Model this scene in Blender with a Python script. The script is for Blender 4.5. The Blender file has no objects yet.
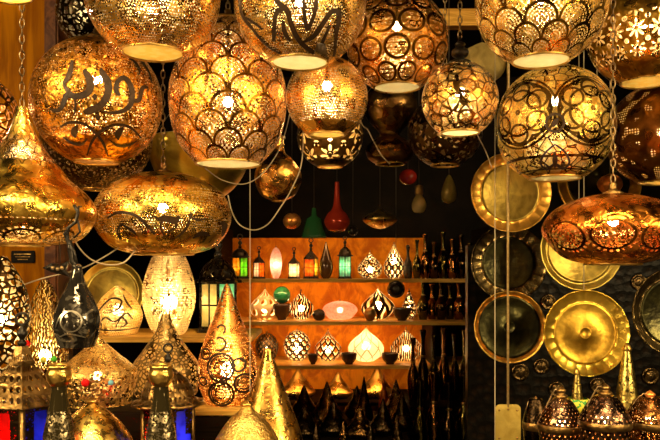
import bpy, bmesh, math, random
from mathutils import Vector, Matrix
PI = math.pi
random.seed(7)
SC = bpy.context.scene
C = SC.collection
F = 733.0                 # focal length in pixels of the 660 px wide photograph
HZ = 272.0                # row of the horizon
CAMZ = 1.5
CEIL = 2.95

def pt(px, py, d):
    return Vector(((px - 330.0) / F * d, d, CAMZ - (py - HZ) / F * d))

# ------------------------------------------------------------------ shader helpers
class E:
    def __init__(s, nb, sock): s.nb, s.s = nb, sock
    def __add__(s, o): return s.nb.m('ADD', s, o)
    __radd__ = __add__
    def __sub__(s, o): return s.nb.m('SUBTRACT', s, o)
    def __rsub__(s, o): return s.nb.m('SUBTRACT', o, s)
    def __mul__(s, o): return s.nb.m('MULTIPLY', s, o)
    __rmul__ = __mul__
    def __truediv__(s, o): return s.nb.m('DIVIDE', s, o)

class NB:
    def __init__(s, name):
        s.mat = bpy.data.materials.new(name); s.mat.use_nodes = True
        s.nt = s.mat.node_tree; s.nt.nodes.clear(); s._c = {}
        s.out = s.node('ShaderNodeOutputMaterial')
    def node(s, t): return s.nt.nodes.new(t)
    def link(s, a, b): s.nt.links.new(a.s if isinstance(a, E) else a, b)
    def put(s, v, sock):
        if isinstance(v, E): s.nt.links.new(v.s, sock)
        elif isinstance(v, bpy.types.NodeSocket): s.nt.links.new(v, sock)
        else: sock.default_value = v
    def m(s, op, a, b=None, c=None):
        n = s.node('ShaderNodeMath'); n.operation = op
        for i, v in enumerate((a, b, c)):
            if v is not None: s.put(v, n.inputs[i])
        return E(s, n.outputs[0])
    def sin(s, a): return s.m('SINE', a)
    def cos(s, a): return s.m('COSINE', a)
    def floor(s, a): return s.m('FLOOR', a)
    def fract(s, a): return s.m('FRACT', a)
    def abs(s, a): return s.m('ABSOLUTE', a)
    def gt(s, a, b): return s.m('GREATER_THAN', a, b)
    def lt(s, a, b): return s.m('LESS_THAN', a, b)
    def mn(s, a, b): return s.m('MINIMUM', a, b)
    def mx(s, a, b): return s.m('MAXIMUM', a, b)
    def sqrt(s, a): return s.m('SQRT', a)
    def atan2(s, a, b): return s.m('ARCTAN2', a, b)
    def band(s, x, a, b): return s.gt(x, a) * s.lt(x, b)
    def coord(s):
        if 'tc' not in s._c: s._c['tc'] = s.node('ShaderNodeTexCoord')
        return s._c['tc']
    def uv(s):
        if 'uv' not in s._c:
            n = s.node('ShaderNodeSeparateXYZ'); s.link(s.coord().outputs['UV'], n.inputs[0])
            s._c['uv'] = (E(s, n.outputs[0]), E(s, n.outputs[1]))
        return s._c['uv']
    def noise(s, scale, detail=0.0, dist=0.0, rough=0.5, vec=None):
        n = s.node('ShaderNodeTexNoise'); n.inputs['Scale'].default_value = scale
        n.inputs['Detail'].default_value = detail; n.inputs['Distortion'].default_value = dist
        n.inputs['Roughness'].default_value = rough
        s.link(vec or s.coord().outputs['Object'], n.inputs['Vector'])
        return E(s, n.outputs['Fac'])
    def vor(s, scale, feature='DISTANCE_TO_EDGE', rnd=1.0, vec=None):
        n = s.node('ShaderNodeTexVoronoi'); n.feature = feature
        n.inputs['Scale'].default_value = scale; n.inputs['Randomness'].default_value = rnd
        s.link(vec or s.coord().outputs['Object'], n.inputs['Vector'])
        return E(s, n.outputs['Distance'])
    def uvvec(s, nu, nv):
        u, v = s.uv(); n = s.node('ShaderNodeCombineXYZ'); s.put(u * nu, n.inputs[0]); s.put(v * nv, n.inputs[1])
        return n.outputs[0]
    def mixc(s, f, a, b):
        n = s.node('ShaderNodeMix'); n.data_type = 'RGBA'
        s.put(f, n.inputs[0])
        for v, i in ((a, 6), (b, 7)):
            if isinstance(v, tuple): n.inputs[i].default_value = (*v[:3], 1)
            else: s.put(v, n.inputs[i])
        return n.outputs[2]
    def smooth(s, x, a, b):
        n = s.node('ShaderNodeMapRange'); n.interpolation_type = 'SMOOTHSTEP'
        s.put(x, n.inputs[0]); n.inputs[1].default_value = a; n.inputs[2].default_value = b
        return E(s, n.outputs[0])
    def bump(s, h, strength, dist=0.01):
        n = s.node('ShaderNodeBump'); n.inputs['Strength'].default_value = strength
        n.inputs['Distance'].default_value = dist; s.put(h, n.inputs['Height']); return n.outputs[0]
    def princ(s, col, rough=.4, metallic=0., normal=None, **kw):
        n = s.node('ShaderNodeBsdfPrincipled')
        if isinstance(col, tuple): n.inputs['Base Color'].default_value = (*col[:3], 1)
        else: s.put(col, n.inputs['Base Color'])
        s.put(rough, n.inputs['Roughness']); s.put(metallic, n.inputs['Metallic'])
        if normal: s.link(normal, n.inputs['Normal'])
        for k, v in kw.items(): s.put(v, n.inputs[k.replace('_', ' ')])
        return n.outputs[0]
    def mixs(s, f, a, b):
        n = s.node('ShaderNodeMixShader'); s.put(f, n.inputs[0]); s.link(a, n.inputs[1]); s.link(b, n.inputs[2])
        return n.outputs[0]
    def done(s, sh):
        s.link(sh, s.out.inputs['Surface']); return s.mat

# ---- perforation patterns: each returns (hole, darkened-engraving) masks
def p_worm(scale=110, thr=.5, dist=1.0, lo=0., hi=1.):
    def f(n):
        w = n.gt(n.noise(scale, 0, dist), thr)
        if lo > 0 or hi < 1:
            w = w * n.band(n.uv()[1], lo, hi)
        return w, None
    return f

def p_dash(nu, nv, thr=.5, lo=0., hi=1.):
    def f(n):
        u, v = n.uv(); V = v * nv
        c = n.node('ShaderNodeCombineXYZ'); n.put(u * nu, c.inputs[0]); n.put(n.floor(V) * 3.7, c.inputs[1])
        h = n.gt(n.noise(1.0, 0, vec=c.outputs[0]), thr) * n.gt(n.fract(V), .28)
        if lo > 0 or hi < 1: h = h * n.band(v, lo, hi)
        return h, None
    return f

def p_drill(nu, nv, r=.34, keep=.36, lo=0., hi=1., wob=.9, ws=22):
    def f(n):
        u, v = n.uv(); w = (n.noise(ws, 1) - .5) * wob
        V = v * nv + w * 3.0; U = u * nu + n.fract(n.floor(V) * .5 + .001)
        x = n.fract(U) - .5; y = n.fract(V) - .5
        h = n.lt(n.sqrt(x * x + y * y), r) * n.gt(n.noise(70, 1), keep)
        if lo > 0 or hi < 1: h = h * n.band(v, lo, hi)
        return h, None
    return f

def p_scale(nu, nv, k=4.5, grid=5.0, flip=1, lo=0., hi=1., dens=1.0):
    def f(n):
        u, v = n.uv(); U = u * nu; V = v * nv * flip
        j = n.floor(V * 2.0); off = n.fract(j * .5 + .001)
        x = n.fract(U + off) - .5; dy = V - j * .5
        d0 = n.sqrt(x * x + dy * dy)
        x2 = n.fract(U + off + .5) - .5; dy2 = dy - .5
        d1 = n.sqrt(x2 * x2 + dy2 * dy2)
        ins = n.lt(d0, .5)
        line = n.gt(d0, .43) * ins
        ang = n.atan2(dy, x)
        rings = n.gt(n.sin(d0 * (4 * PI * k)), -.25) * n.gt(n.sin(ang * 26.0), -.55)
        g = n.gt(n.sin(U * (2 * PI * grid)) * n.sin(V * (2 * PI * grid)), .05)
        hole = ins * (1 - line) * rings + (1 - ins) * g
        if lo > 0 or hi < 1: hole = hole * n.band(v, lo, hi)
        return hole, line
    return f

def p_medal(nu, nv, scale=130, thr=.5, alt=True):
    def f(n):
        u, v = n.uv(); U = u * nu + .5; V = v * nv
        if alt: U = U + n.fract(n.floor(V) * .5 + .001)
        x = n.fract(U) - .5; y = n.fract(V) - .5
        d = n.sqrt(x * x + y * y)
        ring = n.band(d, .37, .44); stripe = n.gt(n.sin(y * 34.0), -.55)
        w = n.gt(n.noise(scale, 0, 1.0), thr)
        ins = n.lt(d, .37)
        hole = w * (1 - ring) * n.mx(ins, n.gt(d, .5)) * n.mx(stripe, 1 - ins)
        return hole, n.band(d, .37, .47)
    return f

def rosette(n, x, y, w):
    d = n.sqrt(x * x + y * y); a = n.atan2(y, x)
    s = PI / 3
    af = (n.fract(a / s + 10.0) - .5) * s
    X = d * n.cos(af); Y = d * n.sin(af)
    ln = n.band(d, .42, .42 + w) + n.band(d, .48, .48 + w)
    for cx, r in ((.24, .22), (.3, .13), (.12, .2)):
        q = n.sqrt((X - cx) * (X - cx) + Y * Y)
        ln = ln + n.lt(n.abs(q - r), w * .5)
    return d, n.mn(ln, 1.0)

def p_arabesque(nu=5, nv=2.1, w=.035, fine=150):
    def f(n):
        u, v = n.uv(); U = u * nu + .5; V = v * nv + .02
        x = n.fract(U) - .5; y = (V - nv * .5)
        d, ln = rosette(n, x * .96, y, w)
        # leafy filler outside the roundels
        vv = n.vor(26, vec=n.coord().outputs['Object'])
        ln2 = n.lt(vv, .045) * n.gt(d, .53)
        band = n.band(v, .06, .075) + n.band(v, .17, .19) + n.band(v, .86, .88)
        line = n.mn(ln * n.lt(d, .53) + ln2 + band, 1.0)
        fineh = n.gt(n.noise(fine, 0, .6), .52)
        return (1 - line) * fineh * n.band(v, .05, .95), line
    return f

def p_petal(nu, nv, k=4, alt=False, lo=0., hi=1., size=.46):
    def f(n):
        u, v = n.uv(); U = u * nu; V = v * nv
        if alt: U = U + n.fract(n.floor(V) * .5 + .001)
        x = n.fract(U) - .5; y = n.fract(V) - .5
        d = n.sqrt(x * x + y * y); a = n.atan2(y, x)
        pet = n.lt(d, n.abs(n.cos(a * float(k))) * size) * n.gt(d, .09)
        cx = n.fract(U + .5) - .5; cy = n.fract(V + .5) - .5
        ce = n.sqrt(cx * cx + cy * cy)
        pet = n.mn(pet + n.band(ce, .06, .12) + n.lt(ce, .03), 1.0) * n.band(v, lo, hi)
        return pet, None
    return f

def p_vor(scale, w=.09, rnd=1.0, lo=0., hi=1.):
    def f(n):
        h = n.gt(n.vor(scale, rnd=rnd), w)
        if lo > 0 or hi < 1: h = h * n.band(n.uv()[1], lo, hi)
        return h, 1 - h
    return f

def p_lattice(nu, nv, w=.13, lo=0., hi=1.):
    def f(n):
        u, v = n.uv(); a = n.fract(u * nu + v * nv) - .5; b = n.fract(u * nu - v * nv) - .5
        ln = n.mx(n.gt(n.abs(a), .5 - w), n.gt(n.abs(b), .5 - w))
        h = (1 - ln) * n.band(v, lo, hi) if (lo > 0 or hi < 1) else 1 - ln
        return h, ln
    return f

def p_rings(nu, nv, w=.2):
    """overlapping circles, as of filigree"""
    def f(n):
        u, v = n.uv(); ln = None
        for o in (0., .5):
            x = n.fract(u * nu + o) - .5; y = n.fract(v * nv + o) - .5
            q = n.lt(n.abs(n.sqrt(x * x + y * y) - .36), w * .5)
            ln = q if ln is None else n.mx(ln, q)
        return 1 - ln, ln
    return f

def p_zebra(scale, dist=6., thr=.5):
    def f(n):
        w = n.node('ShaderNodeTexWave'); w.inputs['Scale'].default_value = scale
        w.inputs['Distortion'].default_value = dist; w.inputs['Detail'].default_value = 1
        n.link(n.coord().outputs['Object'], w.inputs['Vector'])
        h = n.gt(E(n, w.outputs['Fac']), thr)
        return h, 1 - h
    return f

def p_dots(nu, nv, r=.3, scale=14, thr=.5, lo=0., hi=1.):
    def f(n):
        u, v = n.uv(); x = n.fract(u * nu) - .5; y = n.fract(v * nv) - .5
        h = n.lt(n.sqrt(x * x + y * y), r)
        if scale: h = h * n.gt(n.noise(scale, 0), thr)
        return h * n.band(v, lo, hi), None
    return f

def p_floral(s=30):
    def f(n):
        u, v = n.uv(); ln = n.lt(n.vor(s), .075)
        x = n.fract(u * 6 + .33) - .5; y = n.fract(v * 3) - .5
        d = n.sqrt(x * x + y * y); ring = n.lt(n.abs(d - .22), .035); ins = n.lt(d, .22)
        rr = n.lt(n.abs(n.sin(n.atan2(y, x) * 4.0)), .4)
        line = n.mx(ring, n.mx(ln * (1 - ins), rr * ins))
        fine = n.gt(n.noise(230, 0, .6), .55)
        return (1 - line) * fine, line
    return f

def p_band(fn, lines=(), lo=.3, hi=.6):
    """an inner pattern kept to one band, with dotted lines round the lamp"""
    def f(n):
        h, d = fn(n); u, v = n.uv(); h = h * n.band(v, lo, hi)
        for (vv, wd, nn) in lines:
            on = n.lt(n.abs(v - vv), wd)
            h = h * (1 - on) + on * n.lt(n.abs(v - vv), wd * .55) * n.gt(n.sin(u * (2 * PI * nn)), -.2)
        return h, d
    return f

def p_fans(nu, v0=.42, k=5.0, lo=.2, hi=.62):
    """big fans of dots springing from one line"""
    def f(n):
        u, v = n.uv(); x = (n.fract(u * nu) - .5); y = (v - v0) * (nu * .42)
        d = n.sqrt(x * x + y * y)
        rim = n.band(d, .40, .46)
        h = n.gt(n.noise(210, 0, 1.0), .52) * n.lt(d, .40)
        teeth = n.band(d, .48, .56) * n.gt(n.sin(n.atan2(y, x) * 22.0), 0.)
        return n.mn(h + teeth, 1.0) * n.band(v, lo, hi), rim
    return f

MATS = {}
def metal(name, A, B, rough=.36, pat=None, bump=.35, bscale=45, inner=None, metallic=1., dark=.85, patch=9, dirt=None, liner=0., lcol=(1., .8, .5)):
    n = NB(name)
    no = n.noise(patch, 3, 1.5, .6)
    col = n.mixc(n.smooth(no, .38, .66), A, B)
    if dirt: col = n.mixc(n.smooth(n.noise(bscale * .8, 2, 2.0), .5, .62), col, dirt)
    hole = dk = None
    if pat: hole, dk = pat(n)
    if dk is not None:
        f = n.node('ShaderNodeMix'); f.data_type = 'RGBA'
        n.put(dk * dark, f.inputs[0]); n.link(col, f.inputs[6]); f.inputs[7].default_value = (A[0] * .07, A[1] * .05, A[2] * .05, 1)
        col = f.outputs[2]
    if inner:
        g = n.node('ShaderNodeNewGeometry')
        col = n.mixc(E(n, g.outputs['Backfacing']), col, inner)
    h = n.noise(bscale, 2, .8)
    rg = n.smooth(n.noise(bscale * .5, 1), .3, .7) * .18 + (rough - .08)
    sh = n.princ(col, rg, metallic, n.bump(h, bump, .012))
    if hole is not None:
        t = n.node('ShaderNodeBsdfTransparent').outputs[0]
        if liner:                                   # frosted lining behind the cuts
            tl = n.node('ShaderNodeBsdfTranslucent'); tl.inputs[0].default_value = (*lcol, 1)
            t = n.mixs(liner, t, tl.outputs[0])
        sh = n.mixs(hole, sh, t)
    MATS[name] = n.done(sh); return MATS[name]

def plain(name, col, rough=.5, metallic=0., col2=None, scale=12, bump=0., **kw):
    n = NB(name); c = col
    if col2: c = n.mixc(n.smooth(n.noise(scale, 3, .6), .35, .65), col, col2)
    nm = n.bump(n.noise(scale * 4, 2), bump, .01) if bump else None
    if name.startswith('dark_plaster'): kw['Specular_IOR_Level'] = .05
    return n.done(n.princ(c, rough, metallic, nm, **kw))

def glow(name, col, s):
    n = NB(name); e = n.node('ShaderNodeEmission'); e.inputs[0].default_value = (*col, 1); e.inputs[1].default_value = s
    return n.done(e.outputs[0])

def glass(name, col, col2=None, clear=.35, scale=40):
    """coloured lantern glass: lets light through, partly frosted"""
    n = NB(name)
    c = n.mixc(n.smooth(n.noise(scale, 2), .4, .6), col, col2 or col)
    tl = n.node('ShaderNodeBsdfTranslucent'); n.link(c, tl.inputs[0])
    tr = n.node('ShaderNodeBsdfTransparent'); n.link(c, tr.inputs[0])
    gl = n.node('ShaderNodeBsdfGlossy'); gl.inputs['Roughness'].default_value = .2
    a = n.mixs(clear, tl.outputs[0], tr.outputs[0])
    return n.done(n.mixs(.08, a, gl.outputs[0]))

# ------------------------------------------------------------------ object helpers
def tag(o, label, cat, group=None, kind=None):
    o['label'] = label; o['category'] = cat
    if group: o['group'] = group
    if kind: o['kind'] = kind
    return o

def thing(name, label, cat, loc, group=None, rz=0.):
    o = bpy.data.objects.new(name, None); C.objects.link(o)
    o.location = loc; o.rotation_euler = (0, 0, rz); o.empty_display_size = .05
    return tag(o, label, cat, group)

def link(name, me, mat, parent=None, loc=(0, 0, 0), label=None):
    o = bpy.data.objects.new(name, me); C.objects.link(o)
    if mat and not me.materials: me.materials.append(mat)
    if parent: o.parent = parent
    o.location = loc
    if label: o['label'] = label
    return o

def catmull(pts, n=6):
    P = [pts[0]] + list(pts) + [pts[-1]]; out = []
    for i in range(1, len(P) - 2):
        a, b, c, d = P[i - 1], P[i], P[i + 1], P[i + 2]
        for k in range(n):
            t = k / n; t2 = t * t; t3 = t2 * t
            out.append(tuple(.5 * (2 * b[j] + (c[j] - a[j]) * t + (2 * a[j] - 5 * b[j] + 4 * c[j] - d[j]) * t2
                                   + (3 * b[j] - a[j] - 3 * c[j] + d[j]) * t3) for j in (0, 1)))
    out.append(tuple(pts[-1]))
    return [(max(r, 0.), z) for r, z in out]

def lathe(prof, segs=48, name='m', smooth=True, a0=0., ridge=None):
    """profile of (r,z) from bottom to top, spun; UV u round, v along; seam away from the camera"""
    L = [0.]
    for i in range(1, len(prof)):
        L.append(L[-1] + math.hypot(prof[i][0] - prof[i - 1][0], prof[i][1] - prof[i - 1][1]))
    T = L[-1] or 1
    vs, fs, uvs = [], [], []
    for (r, z) in prof:
        r = max(r, .0004)
        for k in range(segs):
            a = a0 + 2 * PI * k / segs - PI
            rr = r * (ridge(a, z) if ridge else 1)
            vs.append((rr * math.sin(a), -rr * math.cos(a), z))
    for i in range(len(prof) - 1):
        for k in range(segs):
            k2 = (k + 1) % segs
            fs.append((i * segs + k, i * segs + k2, (i + 1) * segs + k2, (i + 1) * segs + k))
            uvs.append(((k / segs, L[i] / T), ((k + 1) / segs, L[i] / T), ((k + 1) / segs, L[i + 1] / T), (k / segs, L[i + 1] / T)))
    me = bpy.data.meshes.new(name); me.from_pydata(vs, [], fs)
    ul = me.uv_layers.new(name='UVMap')
    for fi, p in enumerate(me.polygons):
        p.use_smooth = smooth
        for j, li in enumerate(p.loop_indices): ul.data[li].uv = uvs[fi][j]
    me.update(); return me

def globe(rx, ry, ob=0., ot=0., n=26, e=1.0):
    """ellipsoid profile cut at bottom radius ob and top radius ot (e>1: squarer shoulders)"""
    a0 = -math.acos(min(1, ob / rx)); a1 = math.acos(min(1, ot / rx)); out = []
    for i in range(n + 1):
        a = a0 + (a1 - a0) * i / n
        c = abs(math.cos(a)) ** (1 / e); s = math.copysign(abs(math.sin(a)) ** (1 / e), a)
        out.append((rx * c, ry * s))
    return out

def tube(pts, r, segs=6, closed=False, name='t', taper=None, flat=None):
    vs, fs = [], []; n = len(pts); pts = [Vector(p) for p in pts]
    up = Vector((0, 0, 1)); prev = None
    for i, p in enumerate(pts):
        a = pts[(i - 1) % n] if (closed or i > 0) else p
        b = pts[(i + 1) % n] if (closed or i < n - 1) else p
        t = (b - a).normalized() if (b - a).length > 1e-9 else up
        if prev is None:
            s = t.cross(Vector((0, 1, 0)))
            if s.length < .1: s = t.cross(Vector((1, 0, 0)))
        else: s = prev - t * prev.dot(t)
        s.normalize(); prev = s; q = t.cross(s)
        rr = r * (taper[i] if taper else 1)
        for k in range(segs):
            an = 2 * PI * k / segs
            vs.append(p + s * (rr * math.cos(an)) + q * (rr * math.sin(an)))
    for i in range(n if closed else n - 1):
        for k in range(segs):
            fs.append((i * segs + k, i * segs + (k + 1) % segs, ((i + 1) % n) * segs + (k + 1) % segs, ((i + 1) % n) * segs + k))
    if not closed:
        fs.append(tuple(range(segs))[::-1]); fs.append(tuple((n - 1) * segs + k for k in range(segs)))
    me = bpy.data.meshes.new(name); me.from_pydata([tuple(v) for v in vs], [], fs)
    for p in me.polygons: p.use_smooth = True
    me.update(); return me

def torus(R, r, n=28, s=8, axis='z', z=0.):
    pts = []
    for k in range(n):
        a = 2 * PI * k / n
        pts.append((R * math.cos(a), R * math.sin(a), z) if axis == 'z' else (R * math.cos(a), 0, z + R * math.sin(a)))
    return tube(pts, r, s, True)

def box(x0, x1, y0, y1, z0, z1, bev=.004):
    bm = bmesh.new(); bmesh.ops.create_cube(bm, size=1)
    for v in bm.verts:
        v.co = Vector(((x0 + x1) / 2 + v.co.x * (x1 - x0), (y0 + y1) / 2 + v.co.y * (y1 - y0), (z0 + z1) / 2 + v.co.z * (z1 - z0)))
    if bev: bmesh.ops.bevel(bm, geom=bm.edges[:], offset=bev, segments=2, affect='EDGES')
    me = bpy.data.meshes.new('b'); bm.to_mesh(me); bm.free(); return me

def join(meshes):
    bm = bmesh.new()
    for m in meshes: bm.from_mesh(m)
    me = bpy.data.meshes.new('j'); bm.to_mesh(me); bm.free(); return me

def chain_mesh(z0, z1, ln=.024, wire=.0022):
    ms = []; z = z0; k = 0
    while z < z1:
        pts = []
        for i in range(10):
            a = 2 * PI * i / 10; x = .0065 * math.cos(a); zz = z + ln * .5 + (ln * .62) * math.sin(a)
            pts.append((x, 0, zz) if k % 2 == 0 else (0, x, zz))
        ms.append(tube(pts, wire, 4, True)); z += ln; k += 1
    return join(ms)

# ------------------------------------------------------------------ materials
GOLD, GOLD2 = (.96, .56, .09), (.62, .29, .03)
AMB, AMB2 = (.88, .38, .045), (.5, .18, .02)
INNER = (.95, .77, .46)
BRASS = metal('plain_brass', (.86, .58, .16), (.55, .33, .07), .34, None, .25, 60)
OLD = metal('dark_brass', (.32, .19, .06), (.14, .08, .03), .38, None, .3, 60)
BLACKM = metal('black_iron', (.035, .028, .022), (.015, .012, .010), .33, None, .3, 70, metallic=.7)
STEEL = metal('chain_steel', (.4, .28, .14), (.2, .13, .06), .35, None, .1, 60)
WHITEB = glow('bulb_warm_white', (1., .73, .38), 120.)
DIFF = glass('frosted_diffuser', (1., .84, .45), (1., .88, .52), .0, 30)
DIFFA = glass('amber_diffuser', (1., .62, .12), (1., .7, .2), .0, 30)
WIRE = plain('pale_cable', (.62, .48, .3), .5)
DWIRE = plain('dark_cable', (.05, .035, .025), .5)
ROPE = plain('jute_rope', (.6, .4, .16), .8, col2=(.42, .26, .09), scale=120)
STRING = plain('thin_string', (.62, .5, .32), .7)

# ------------------------------------------------------------------ pendants
def top_r(prof): return prof[-1]

def add_bulb(root, z, r, mat=None, ztop=None):
    bm = bmesh.new(); bmesh.ops.create_icosphere(bm, subdivisions=2, radius=r)
    me = bpy.data.meshes.new('bulb'); bm.to_mesh(me); bm.free()
    for p in me.polygons: p.use_smooth = True
    link('bulb', me, mat or WHITEB, root, (0, 0, z))
    if ztop is not None:
        link('bulb_socket', lathe([(0, z + r * .8), (r * .5, z + r * .85), (r * .5, z + r * 2.2), (.004, z + r * 2.4), (.004, ztop), (0, ztop)], 12), BLACKM, root)

def pendant(px, py, d, prof, mat, label, s=None, bulb=(0, .0165), bmat=None, chain='chain', cap=True, rimr=None,
            name='pendant_lamp', cat='lamp', group='pierced brass pendant lamps', segs=64, rimmat=None, capmat=None, top=None, relief=None, ridge=None, cordmat=None, diff=None, finial=False):
    s = s or d / F
    prof = [(r * s, z * s) for r, z in prof]
    P = pt(px, py, d); root = thing(name, label, cat, P, group, -math.atan2(P.x, P.y))
    link('shade', lathe(prof, segs, ridge=ridge), mat, root)
    if diff: link('diffuser', lathe([(prof[0][0] - .0005, prof[0][1] + .004), (prof[0][0] - .002, prof[0][1] + .0015), (prof[0][0] * .5, prof[0][1] + .001), (0, prof[0][1] + .001)], 40), diff, root)
    ob, zb = prof[0]
    if ob > .01: link('rim', torus(ob, rimr or .0035, 40, 6, z=zb), rimmat or BRASS, root)
    ot, zt = prof[-1]
    capo = None
    if cap:
        c = [(ot + .004, zt - .004), (ot + .006, zt + .004), (ot * .55, zt + .012), (.010, zt + .018), (.012, zt + .03), (.004, zt + .036), (0, zt + .036)]
        capo = link('cap', lathe(c, 24), capmat or OLD, root); zt += .036
    if finial:
        link('finial', lathe(catmull([(.010, zt - .02), (.026, zt - .012), (.028, zt + .004), (.014, zt + .016), (.018, zt + .026), (.007, zt + .036), (.004, zt + .05), (0, zt + .05)], 4), 24), BLACKM, capo or root)
        zt += .05
    if bulb: add_bulb(root, bulb[0] * s, bulb[1], bmat, zt - .01)
    zc = (top if top is not None else CEIL) - root.location.z
    if chain == 'chain': link('chain', chain_mesh(zt - .004, zc), STEEL, root)
    elif chain == 'cord': link('cord', tube([(0, 0, zt - .004), (0, 0, zc)], .0025, 6), cordmat or DWIRE, root)
    if relief:
        nm, rm, strokes, rsc = relief
        link(nm, relief_mesh(prof, strokes, s * rsc, math.atan2(P.z - CAMZ, math.hypot(P.x, P.y))), rm, root)
    return root

def prof_r(prof, z):
    for (r0, z0), (r1, z1) in zip(prof, prof[1:]):
        if z0 <= z <= z1 and z1 > z0: return r0 + (r1 - r0) * (z - z0) / (z1 - z0)
    return prof[len(prof) // 2][0]

def relief_mesh(prof, strokes, s, el=0.):
    """raised metal strokes lying on a turned shade; strokes are lists of (dx, dy up, width)"""
    ms = []; RM = max(r for r, z in prof)
    for st in strokes:
        st = catmull3(st, 5); L = []; R = []
        for i, (x, y, w) in enumerate(st):
            a = st[max(i - 1, 0)]; b = st[min(i + 1, len(st) - 1)]
            tx, ty = b[0] - a[0], b[1] - a[1]; l = math.hypot(tx, ty) or 1
            nx, ny = -ty / l * w / 2, tx / l * w / 2
            L.append((x + nx, y + ny)); R.append((x - nx, y - ny))
        vs, fs = [], []
        for off in (.0005, .004):
            for side in (L, R):
                for (x, y) in side:
                    z = y * s * math.cos(el) - math.sqrt(max(RM * RM - (x * s) ** 2 - (y * s) ** 2, 0)) * math.sin(el); r = prof_r(prof, z) + off; q = max(-.98, min(.98, x * s / r)); a = math.asin(q)
                    vs.append((r * math.sin(a), -r * math.cos(a), z))
        n = len(L)
        for i in range(n - 1):
            fs += [(2 * n + i, 2 * n + i + 1, 3 * n + i + 1, 3 * n + i), (i, i + 1, 2 * n + i + 1, 2 * n + i), (n + i, n + i + 1, 3 * n + i + 1, 3 * n + i)]
        me = bpy.data.meshes.new('s'); me.from_pydata(vs, [], fs); ms.append(me)
    return join(ms)

def catmull3(pts, n=5):
    if len(pts) < 3: return pts
    P = [pts[0]] + list(pts) + [pts[-1]]; out = []
    for i in range(1, len(P) - 2):
        a, b, c, d = P[i - 1], P[i], P[i + 1], P[i + 2]
        for k in range(n):
            t = k / n; t2 = t * t; t3 = t2 * t
            out.append(tuple(.5 * (2 * b[j] + (c[j] - a[j]) * t + (2 * a[j] - 5 * b[j] + 4 * c[j] - d[j]) * t2
                                   + (3 * b[j] - a[j] - 3 * c[j] + d[j]) * t3) for j in range(3)))
    out.append(pts[-1]); return out

def circ(cx, cy, r, w, a0=0, a1=360, n=14):
    return [(cx + r * math.cos(math.radians(a0 + (a1 - a0) * k / n)), cy + r * math.sin(math.radians(a0 + (a1 - a0) * k / n)), w) for k in range(n + 1)]

PATINA = metal('dark_patina', (.05, .022, .006), (.025, .011, .004), .5, None, .2, 80, metallic=.3)

# writing on the big left globe, traced in pixels about its centre (y up)
k = 1 / 6.284
def cr(pts): return [(50 + x * k - 97, 102 - (55 + y * k), w * k) for x, y, w in pts]
k3 = 1 / 3.26
def cq(pts): return [((x - 218) * k3, (218 - y) * k3, w * k3) for x, y, w in pts]
writing = [
    cr([(158, 72, 14), (152, 120, 26), (135, 170, 26), (115, 205, 18), (128, 235, 22), (150, 262, 30)]),
    cr([(240, 115, 6), (232, 130, 30), (256, 175, 42), (256, 225, 40), (225, 262, 36), (175, 272, 34), (132, 270, 32), (112, 312, 28), (92, 350, 24), (60, 362, 16), (30, 352, 4)]),
    cr([(318, 100, 4), (325, 130, 34), (355, 180, 42), (356, 245, 40), (318, 312, 38), (262, 345, 40), (222, 362, 22)]),
    cr([(425, 250, 12), (405, 225, 26), (408, 178, 26), (442, 148, 26), (478, 175, 30), (494, 240, 34), (480, 305, 30), (430, 342, 22), (370, 352, 14), (320, 342, 4)]),
    cr([(498, 275, 20), (535, 268, 26), (545, 225, 26), (562, 192, 24), (592, 192, 10)]),
    cr([(283, 250, 4), (283, 268, 26), (283, 288, 4)]), cr([(300, 360, 4), (300, 380, 28), (302, 402, 6)]), cr([(172, 280, 6), (176, 330, 10), (168, 385, 6)]),
    cq([(112, 300, 5), (140, 284, 8), (180, 286, 8), (215, 312, 8), (238, 345, 8), (252, 385, 4)]),
    cq([(188, 385, 4), (205, 335, 8), (235, 300, 8), (275, 282, 8), (318, 290, 8), (352, 322, 4)]),
    cq([(155, 330, 3), (152, 312, 22), (162, 290, 3)]), cq([(282, 330, 3), (280, 310, 22), (296, 288, 3)]),
    cq([(120, 330, 3), (140, 345, 8), (170, 350, 8), (190, 330, 4)]), cq([(255, 330, 3), (280, 348, 8), (315, 345, 8), (340, 330, 3)]),
    cq([(300, 70, 3), (325, 85, 7), (345, 110, 7), (340, 130, 3)]), cq([(320, 60, 3), (350, 80, 8), (375, 115, 6), (385, 150, 3)]),
]
kk = 1 / 5.077
def c4(pts): return [(235 + x * kk - 300, 3 - y * kk, w * kk) for x, y, w in pts]
writing4 = [
    c4([(200, -20, 18), (235, 22, 24), (270, 52, 24), (292, 120, 24), (330, 190, 22), (400, 245, 20), (475, 278, 8)]),
    c4([(408, -30, 20), (402, 40, 20), (386, 95, 18), (366, 132, 18), (352, 80, 16), (346, 0, 16), (345, -30, 14)]),
    c4([(338, 196, 8), (395, 165, 22), (440, 105, 22), (470, 62, 22), (495, 50, 22), (518, 72, 22), (506, 150, 20), (500, 275, 14)]),
    c4([(430, 232, 8), (442, 185, 16), (474, 115, 10)]),
    c4([(272, 38, 20), (222, 58, 20), (208, 120, 20), (202, 195, 14)]), c4([(248, 92, 8), (256, 145, 22), (284, 192, 8)]),
    c4([(38, -20, 14), (46, 70, 16), (105, 145, 14), (165, 212, 10), (235, 252, 6)]),
    c4([(60, 85, 8), (110, 110, 12), (150, 140, 8)]),
]
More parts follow.
